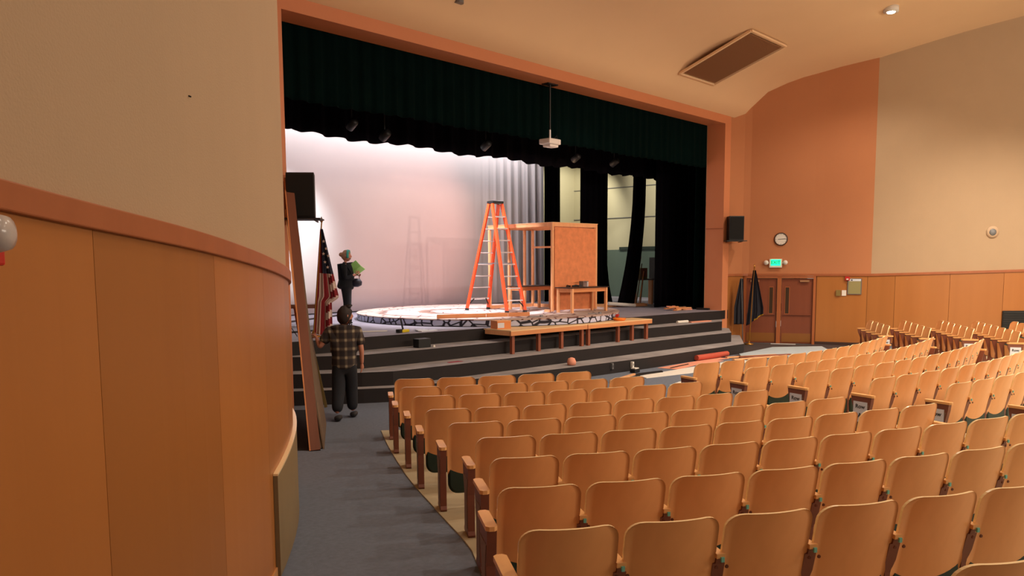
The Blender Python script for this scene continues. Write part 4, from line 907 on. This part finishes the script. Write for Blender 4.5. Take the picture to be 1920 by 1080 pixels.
# far wing
for k, (x, y, dx, dz, w_, m_) in enumerate(((22.3, 15.0, .55, 2.0, .16, M_BOARD), (22.42, 15.0, .5, 1.7, .1, M_BOARDG), (22.52, 14.95, .45, 1.4, .06, M_LUMBER), (22.6, 14.95, .35, 1.25, .05, M_REDPOST))):
    b = MB(); p = Vector((x, y, S+.01)); q = p+Vector((dx, .12, dz*.8)); b.beam(p, q, w_, .03, up=(.7, -.7, .2)); tag(b.obj('wing_plank', m_), 'upright plank leaning in the far wing, %s' % ['widest and leftmost', 'grey brown, second', 'pale slim, third', 'reddish slim, rightmost'][k], 'plank', 'planks leaning in the far wing')
t = thing('prop_shelf', 'grey topped prop stand with planks behind in the far wing', 'stand', (23.25, 15.3, S), -.6)
b = MB(); b.box((0, 0, .85), (.7, .4, .05)); b.obj('shelf_top', M_METALG, t)
for sx in (-.3, .3):
    b = MB(); b.box((sx, 0, .41), (.05, .3, .83)); b.obj('leg', M_LUMBER, t)
t = thing('storage_crate', 'olive and brown crate standing on the prop stand', 'crate', (23.15, 15.3, S+.876), -.6); b = MB(); b.box((0, 0, .18), (.34, .3, .36)); b.obj('crate_body', mat('olive_crate', (110, 100, 50), .7), t); b = MB(); b.box((.06, -.152, .2), (.2, .01, .28)); b.obj('crate_front', M_BOARD, t)
t = thing('dark_cabinet', 'dark cabinet at the back of the far wing', 'cabinet', (24.6, 15.3, S), -.4); b = MB(); b.box((0, 0, .8), (.9, .5, 1.6)); b.obj('carcass', mat('dark_cab', (40, 38, 36), .6), t); b = MB(); b.box((0, -.255, .8), (.8, .02, 1.45)); b.obj('cabinet_door', mat('dark_cab2', (54, 46, 40), .6), t)
b = MB(); b.tube([(20.85, 15.0, S+.13), (21.7, 14.55, S+.05)], .055, 12); tag(b.obj('white_roll', M_WHITE), 'white paper roll resting on planks behind the front table', 'roll')
for k, (a_, c_) in enumerate((((20.6, 15.35), (22.3, 14.5)), ((20.9, 15.55), (22.5, 14.75)))):
    b = MB(); b.beam((a_[0], a_[1], S+.05), (c_[0], c_[1], S+.05), .09, .09); tag(b.obj('deck_timber', M_LUMBER), 'timber lying on the deck behind the front table, %s' % ('front one' if k == 0 else 'rear one'), 'timber', 'timbers on the deck')
# near wing: low brown table, pipes, tripod stand
t = thing('low_table', 'long brown folding table in the near wing behind the flag', 'table', (10.0, 16.2, S), radians(-42))
b = MB(); b.box((-.1, .2, .46), (2.0, .5, .09)); b.obj('table_top', M_BOARD, t)
for sx in (-.95, .75):
    for sy in (.0, .4):
        b = MB(); b.tube([(sx, sy, 0), (sx+.03, sy, .42)], .018, 6); b.obj('leg', M_BLKPL, t)
t = thing('glass_jar', 'small clear jar on the brown folding table', 'jar', (10.35, 16.05, S+.505)); b = MB(); b.lathe([(.05, 0), (.055, .02), (.055, .16), (.05, .18)], seg=14); b.obj('jar_body', mat('jar_glass', (170, 180, 190), .2), t, True); b = MB(); b.lathe([(.06, .18), (.06, .2)], seg=14); b.obj('lid', M_BLKPL, t)
b = MB(); b.tube([(10.6, 17.2, S+.02), (13.0, 18.4, S+.02)], .025, 8) ; tag(b.obj('black_pipe', M_BLKPL), 'long black pipe lying along the foot of the backcloth', 'pipe')
b = MB(); b.tube([(8.3, 14.6, S+.02), (9.9, 14.6, S+.02)], .02, 8); tag(b.obj('black_pipe', M_BLKPL), 'shorter black pipe on the deck near the flag', 'pipe')
t = thing('music_stand', 'slim black tripod stand behind the leaning boards', 'stand', (8.5, 13.75, S)); b = MB(); b.tube([(0, 0, .3), (-.13, .12, 1.35)], .01, 6); b.obj('mast', M_BLKPL, t)
for a_ in (0, 2.1, 4.2):
    b = MB(); b.tube([(0, 0, .32), (.22*cos(a_), .22*sin(a_), .008)], .008, 6); b.obj('leg', M_BLKPL, t)

# ------------------------------------------------------------------ people
def skin(pts, edges, mats_, sub=1, root=None):
    names = list(pts); idx = {n: i for i, n in enumerate(names)}
    me = bpy.data.meshes.new('sk'); me.from_pydata([pts[n][0] for n in names], [(idx[a], idx[c_]) for a, c_ in edges], []); o = bpy.data.objects.new('sk', me); COL.objects.link(o)
    o.modifiers.new('skin', 'SKIN'); o.modifiers['skin'].use_smooth_shade = True
    for i, n in enumerate(names):
        r = pts[n][1]; me.skin_vertices[0].data[i].radius = r if isinstance(r, tuple) else (r, r)
        me.skin_vertices[0].data[i].use_root = (n == (root or names[0]))
    s_ = o.modifiers.new('sub', 'SUBSURF'); s_.levels = sub; s_.render_levels = sub
    dg = bpy.context.evaluated_depsgraph_get(); out = bpy.data.meshes.new_from_object(o.evaluated_get(dg)); bpy.data.objects.remove(o)
    out.materials.clear()
    for m in mats_: out.materials.append(m)
    for p in out.polygons: p.use_smooth = True
    return out
def join(meshes, mats_):
    bm = bmesh.new()
    for me in meshes: bm.from_mesh(me)
    out = bpy.data.meshes.new('body'); bm.to_mesh(out); bm.free()
    for m in mats_: out.materials.append(m)
    for p in out.polygons: p.use_smooth = True
    return out
def hand(wrist, d, palm_n, s=1.0, curl=.5, thumb_side=1):
    """a palm and five bent fingers, joined"""
    wrist = Vector(wrist); d = Vector(d).normalized(); pn = Vector(palm_n); pn = (pn-d*pn.dot(d)).normalized(); sd = d.cross(pn)*thumb_side; ms = []
    ms.append(skin({'w': (wrist-d*.015, (.023*s, .017*s)), 'a': (wrist+d*.03*s, (.034*s, .016*s)), 'b': (wrist+d*.085*s, (.038*s, .014*s))}, [('w', 'a'), ('a', 'b')], [M_SKIN]))
    for k, (o_, L_) in enumerate(((.029, .075), (.010, .083), (-.010, .078), (-.028, .062))):
        b0 = wrist+d*.07*s+sd*o_*s; a1 = d; pts = {'0': (b0, .010*s)}; p = b0; ang = 0
        for q in range(3):
            ang += curl*(.25+.3*q); dv = (d*cos(ang)+pn*sin(ang)).normalized(); p = p+dv*L_*s*(.45, .32, .26)[q]; pts[str(q+1)] = (p, (.0095-.001*q)*s)
        ms.append(skin(pts, [('0', '1'), ('1', '2'), ('2', '3')], [M_SKIN]))
    b0 = wrist+d*.02*s+sd*.026*s; p1 = b0+(d*.7+sd*.6+pn*.3).normalized()*.035*s; p2 = p1+(d*.9+sd*.1+pn*.4).normalized()*.03*s; p3 = p2+(d+pn*.5).normalized()*.022*s
    ms.append(skin({'0': (b0, .013*s), '1': (p1, .012*s), '2': (p2, .0105*s), '3': (p3, .009*s)}, [('0', '1'), ('1', '2'), ('2', '3')], [M_SKIN]))
    return ms
def head(c, face, s=1.0):
    """skull with brow, nose, lips, chin, ears, eyes; face = horizontal facing direction"""
    c = Vector(c); f = Vector(face).normalized(); r = Vector((f.y, -f.x, 0)); up = Vector((0, 0, 1)); b = MB(); nu, nv = 28, 20; vs = []
    for j in range(nv+1):
        v = -pi/2+pi*j/nv
        for i in range(nu):
            u = 2*pi*i/nu; x = cos(v)*sin(u); y = cos(v)*cos(u); z = sin(v)     # y = forward
            w_ = .078*(1-.22*max(0, -z)**1.3); dpt = .098; h = .122
            X = x*w_; Yy = y*dpt*(1 if y > 0 else 1.04)-.004; Zz = z*h
            if z < 0: Yy += .012*(-z)*(1 if y > 0 else -.4)
            a = abs(X)
            if y > .2:
                Yy += .026*exp(-((X/.013)**2+((Zz+.018)/.022)**2)); Yy += .011*exp(-((X/.011)**2+((Zz-.008)/.02)**2))
                Yy += .006*exp(-(((a-.03)/.02)**2+((Zz-.032)/.01)**2)); Yy -= .009*exp(-(((a-.03)/.014)**2+((Zz-.008)/.011)**2))
                Yy += .007*exp(-((X/.024)**2+((Zz+.055)/.010)**2)); Yy -= .004*exp(-((X/.03)**2+((Zz+.07)/.006)**2)); Yy += .008*exp(-((X/.022)**2+((Zz+.095)/.014)**2))
            vs.append(tuple(c+(r*X+f*Yy+up*Zz)*s))
    b.add(vs, [(j*nu+i, j*nu+(i+1) % nu, (j+1)*nu+(i+1) % nu, (j+1)*nu+i) for j in range(nv) for i in range(nu)])
    for sg in (-1, 1):
        b.lathe([(.004, -.03), (.014, -.018), (.019, .008), (.012, .028), (.003, .034)], seg=8, M=Matrix.Translation(c+(r*.079*sg-f*.008)*s) @ Matrix.Scale(s, 4))
    return b.mesh('h', M_SKIN, True)
def eyes(c, face, s, parent):
    c = Vector(c); f = Vector(face).normalized(); r = Vector((f.y, -f.x, 0)); 
    for sg in (-1, 1):
        b = MB(); o_ = c+(r*.031*sg+f*.082+Vector((0, 0, .006)))*s; b.lathe([(.002, -.011), (.010, -.005), (.010, .005), (.002, .011)], tuple(o_), 8); b.obj('eye', M_INK, parent, True)
def hair_cap(c, face, s, m, parent, low=-.35, name='hair', fringe=.35, extra=None, grow=1.10, noise_=.006):
    c = Vector(c); f = Vector(face).normalized(); r = Vector((f.y, -f.x, 0)); up = Vector((0, 0, 1)); b = MB(); nu, nv = 30, 16; vs = []
    for j in range(nv+1):
        for i in range(nu):
            u = 2*pi*i/nu; fw = cos(u); zmin = low+(fringe-low)*max(0, fw)**.7 if fw > 0 else low; v0 = math.asin(max(-.99, min(.99, zmin))); v = v0+(pi/2-v0)*j/nv
            k = grow+noise_*8*noise.noise(Vector((u*2, v*3, s)))
            X = cos(v)*sin(u)*.082*k; Yy = (cos(v)*cos(u)*.1-.008)*k; Zz = sin(v)*.124*k
            vs.append(tuple(c+(r*X+f*Yy+up*Zz)*s))
    b.add(vs, [(j*nu+i, j*nu+(i+1) % nu, (j+1)*nu+(i+1) % nu, (j+1)*nu+i) for j in range(nv) for i in range(nu)])
    if extra: extra(b, c, r, f, up)
    return b.obj(name, m, parent, smooth=True)

# man walking away up the aisle, local: x right, y away from the camera, z up
man = thing('person', 'person in a plaid short-sleeved shirt and dark trousers walking toward the stage', 'person', (7.44, 10.42, .0), -radians(36))
V = Vector
faceM = V((.90, .42, 0)); hc = V((.035, .05, 1.635))
bodyj = {'pel': ((0, 0, .93), (.12, .09)), 'wai': ((0, .0, 1.08), (.13, .10)), 'chs': ((.0, .02, 1.28), (.165, .12)), 'shm': ((0, .02, 1.42), (.13, .08)), 'nk': ((.01, .02, 1.49), .055), 'nk2': ((.025, .04, 1.56), .05),
 'lhp': ((-.09, 0, .86), .08), 'lkn': ((-.10, -.10, .50), .065), 'lan': ((-.13, -.20, .12), .042), 'rhp': ((.09, 0, .86), .08), 'rkn': ((.12, .08, .50), .065), 'ran': ((.11, .10, .10), .042),
 'lsh': ((-.21, .01, 1.40), .06), 'lel': ((-.37, -.02, 1.14), .043), 'lwr': ((-.42, .12, 1.30), .030), 'rsh': ((.21, .02, 1.40), .06), 'rel': ((.27, -.02, 1.10), .043), 'rwr': ((.27, .03, .86), .030)}
E1 = [('pel', 'wai'), ('wai', 'chs'), ('chs', 'shm'), ('shm', 'nk'), ('nk', 'nk2'), ('pel', 'lhp'), ('lhp', 'lkn'), ('lkn', 'lan'), ('pel', 'rhp'), ('rhp', 'rkn'), ('rkn', 'ran'), ('shm', 'lsh'), ('lsh', 'lel'), ('lel', 'lwr'), ('shm', 'rsh'), ('rsh', 'rel'), ('rel', 'rwr')]
parts_ = [skin(bodyj, E1, [M_SKIN], 1, 'pel'), head(hc, faceM, 1.1)]+hand((-.42, .12, 1.30), (-.35, .55, .35), (.2, .5, -.6), .95, .6)+hand((.27, .03, .86), (.0, .1, -1), (-1, .2, 0), .95, .5)
link(join(parts_, [M_SKIN]), 'body', man)
def puff(keys, dr_, J, over=None):
    return {k: (J[k][0] if not over or k not in over else over[k][0], (tuple(a+dr_ for a in J[k][1]) if isinstance(J[k][1], tuple) else J[k][1]+dr_) if not over or k not in over else over[k][1]) for k in keys}
sh = {'hem': ((0, 0, .76), (.235, .18)), 'hp': ((0, 0, .92), (.21, .165)), 'wai': ((0, 0, 1.06), (.205, .16)), 'chs': ((0, .02, 1.27), (.23, .165)), 'shm': ((0, .02, 1.41), (.17, .11)), 'col': ((.01, .02, 1.50), .07),
 'lsh': ((-.21, .01, 1.39), .10), 'lsl': ((-.33, -.01, 1.21), .085), 'rsh': ((.21, .02, 1.39), .10), 'rsl': ((.265, 0, 1.15), .085)}
link(skin(sh, [('hem', 'hp'), ('hp', 'wai'), ('wai', 'chs'), ('chs', 'shm'), ('shm', 'col'), ('shm', 'lsh'), ('lsh', 'lsl'), ('shm', 'rsh'), ('rsh', 'rsl')], [M_PLAID], 2, 'chs'), 'shirt', man)
tr = {'top': ((0, 0, .98), (.18, .14)), 'pel': ((0, 0, .86), (.185, .145)), 'lhp': ((-.085, 0, .78), .13), 'lkn': ((-.10, -.06, .46), .11), 'lan': ((-.13, -.20, .13), .09), 'rhp': ((.085, 0, .78), .13), 'rkn': ((.10, .08, .46), .105), 'ran': ((.11, .10, .11), .09)}
link(skin(tr, [('top', 'pel'), ('pel', 'lhp'), ('lhp', 'lkn'), ('lkn', 'lan'), ('pel', 'rhp'), ('rhp', 'rkn'), ('rkn', 'ran')], [M_JEANS], 2, 'pel'), 'trousers', man)
for x, y, z in ((-.13, -.20, .055), (.11, .10, .055)):
    link(skin({'h': ((x, y-.05, z), (.06, .05)), 'm': ((x+.02, y+.07, z-.006), (.062, .045)), 't': ((x+.04, y+.2, z-.014), (.052, .036))}, [('h', 'm'), ('m', 't')], [M_SHOE], 2), 'shoe', man)
def quiff(b, c, r, f, up):
    for k in range(7):
        a = -.5+k/6; p = c+f*(.05+.03*abs(a))+r*a*.07+up*.125; b.tube([p-f*.05, p+up*.025, p+f*.035+up*.035], [.03, .028, .012], 6)
hair_cap(hc, faceM, 1.1, M_HAIRD, man, low=-.8, fringe=.5, extra=quiff, grow=1.16, noise_=.01)
b = MB(); fr2 = faceM.normalized(); rr2 = V((fr2.y, -fr2.x, 0)); vs = []
for j in range(5):
    for i in range(13):
        u = -1.25+2.5*i/12; z = -.035-.095*j/4; k = 1.05-.18*max(0, -z-.07)/.06; p = hc+(rr2*sin(u)*.078*k+fr2*(cos(u)*.102*k))+V((0, 0, z)); vs.append(tuple(p))
b.add(vs, [(j*13+i, j*13+i+1, (j+1)*13+i+1, (j+1)*13+i) for j in range(1, 4) for i in range(12)]); b.obj('beard', M_HAIRD, man, smooth=True)
eyes(hc/1.1, faceM, 1.1, man)

# woman on the stage, side on, reading; local: x = facing direction (image right), y away
wo = thing('person', 'person in black with a teal headband standing on stage reading a book', 'person', (11.35, 15.75, S), -PHI+radians(6))
fw_ = V((1, -.12, 0)); hw_ = V((.03, 0, 1.61))
wj = {'pel': ((0, 0, .92), (.08, .10)), 'wai': ((.0, 0, 1.08), (.09, .11)), 'chs': ((.01, 0, 1.26), (.115, .15)), 'shm': ((-.005, 0, 1.40), (.07, .12)), 'nk': ((.0, 0, 1.47), .048), 'nk2': ((.015, 0, 1.54), .045),
 'lhp': ((0, .08, .84), .06), 'lkn': ((.02, .09, .48), .055), 'lan': ((-.03, .09, .09), .036), 'rhp': ((0, -.08, .84), .06), 'rkn': ((.03, -.09, .48), .055), 'ran': ((-.05, -.09, .09), .036),
 'lsh': ((-.01, .17, 1.38), .05), 'lel': ((.03, .22, 1.12), .038), 'lwr': ((.24, .10, 1.16), .026), 'rsh': ((-.01, -.17, 1.38), .05), 'rel': ((.02, -.22, 1.10), .038), 'rwr': ((.24, -.10, 1.18), .026)}
link(join([skin(wj, E1, [M_SKIN], 1, 'pel'), head(hw_, fw_, 1.05)]+hand((.24, -.10, 1.18), (.8, .3, .5), (0, 1, .2), .9, .8)+hand((.24, .10, 1.16), (.9, -.3, -.1), (0, -1, .3), .9, .8, -1), [M_SKIN]), 'body', wo)
jk = {'hem': ((-.02, 0, .80), (.22, .23)), 'hp': ((-.01, 0, .92), (.20, .21)), 'wai': ((.01, 0, 1.05), (.18, .19)), 'chs': ((.015, 0, 1.25), (.19, .2)), 'shm': ((-.005, 0, 1.40), (.12, .16)), 'col': ((.0, 0, 1.475), .06),
 'lsh': ((-.01, .17, 1.38), .07), 'lel': ((.02, .22, 1.11), .062), 'lcf': ((.19, .13, 1.14), .045), 'rsh': ((-.01, -.17, 1.38), .07), 'rel': ((.01, -.22, 1.09), .062), 'rcf': ((.19, -.13, 1.16), .045)}
link(skin(jk, [('hem', 'hp'), ('hp', 'wai'), ('wai', 'chs'), ('chs', 'shm'), ('shm', 'col'), ('shm', 'lsh'), ('lsh', 'lel'), ('lel', 'lcf'), ('shm', 'rsh'), ('rsh', 'rel'), ('rel', 'rcf')], [M_CLOTHK], 2, 'chs'), 'jacket', wo)
tr = {'top': ((0, 0, 1.0), (.15, .17)), 'pel': ((0, 0, .86), (.165, .18)), 'lhp': ((.01, .08, .80), .12), 'lkn': ((.02, .09, .46), .095), 'lan': ((-.03, .09, .11), .08), 'rhp': ((.01, -.08, .80), .12), 'rkn': ((.03, -.09, .46), .095), 'ran': ((-.05, -.09, .11), .08)}
link(skin(tr, [('top', 'pel'), ('pel', 'lhp'), ('lhp', 'lkn'), ('lkn', 'lan'), ('pel', 'rhp'), ('rhp', 'rkn'), ('rkn', 'ran')], [M_CLOTHK], 2, 'pel'), 'trousers', wo)
for x, y in ((-.03, .09), (-.05, -.09)):
    link(skin({'h': ((x-.04, y, .045), (.035, .035)), 'm': ((x+.07, y, .035), (.035, .03)), 't': ((x+.16, y, .028), (.03, .022))}, [('h', 'm'), ('m', 't')], [M_SHOE], 2), 'shoe', wo)
def bun(b, c, r, f, up):
    b.lathe([(.01, -.055), (.045, -.03), (.055, 0), (.045, .035), (.01, .055)], tuple(c-f*.125+up*.03), 12)
hair_cap(hw_, fw_, 1.05, M_HAIRB, wo, low=-.45, fringe=.5, extra=bun, grow=1.08)
b = MB(); vs = []; f_ = fw_.normalized(); r_ = V((f_.y, -f_.x, 0))
for i in range(17):
    a = -pi*.62+pi*1.24*i/16
    for dy in (.02, .075):
        p = hw_+r_*sin(a)*.102+f_*dy*1.0+V((0, 0, 0.144*cos(a)*(1.0-.1*dy/.075))); vs.append(tuple(p))
b.add(vs, [(i*2, i*2+1, i*2+3, i*2+2) for i in range(16)]); o = b.obj('headband', mat('teal_cloth', (70, 170, 150), .7), wo, smooth=True); sm = o.modifiers.new('t', 'SOLIDIFY'); sm.thickness = .01
eyes(hw_/1.05, fw_, 1.05, wo)
def in_world(parent, loc, rot=(0, 0, 0)):
    return Matrix.Translation(parent.location) @ Matrix.Rotation(parent.rotation_euler.z, 4, 'Z') @ Matrix.Translation(loc) @ Matrix.Rotation(rot[2], 4, 'Z') @ Matrix.Rotation(rot[1], 4, 'Y') @ Matrix.Rotation(rot[0], 4, 'X')
bk_ = thing('open_book', 'open green and white book held by the person on stage', 'book'); bk_.matrix_world = in_world(wo, (.26, -.06, 1.31), (radians(-50), radians(-35), -.3))
for sg in (-1, 1):
    b = MB(); b.box((0, sg*.085, 0), (.25, .17, .012), Matrix.Rotation(radians(14*sg), 4, 'X')); b.obj('cover', mat('lime_cover', (150, 206, 110), .6), bk_); b = MB(); b.box((0, sg*.082, .012), (.235, .155, .012), Matrix.Rotation(radians(14*sg), 4, 'X')); b.obj('pages', M_PAPER, bk_)
bg = thing('shoulder_bag', 'small dark bag hanging from the reading person forearm', 'bag'); bg.matrix_world = in_world(wo, (.24, -.02, .98))
b = MB(); b.lathe([(.05, -.1), (.13, -.06), (.14, .02), (.10, .08), (.03, .10)], seg=16, M=Matrix.Scale(.6, 4, (0, 1, 0))); b.obj('pouch', mat('bag_navy', (22, 22, 40), .5), bg, True)
b = MB(); b.tube([(-.08, 0, .06), (-.07, .0, .16), (0, .0, .2), (.07, 0, .16), (.08, 0, .06)], .008, 6); b.obj('strap', M_BLKPL, bg)
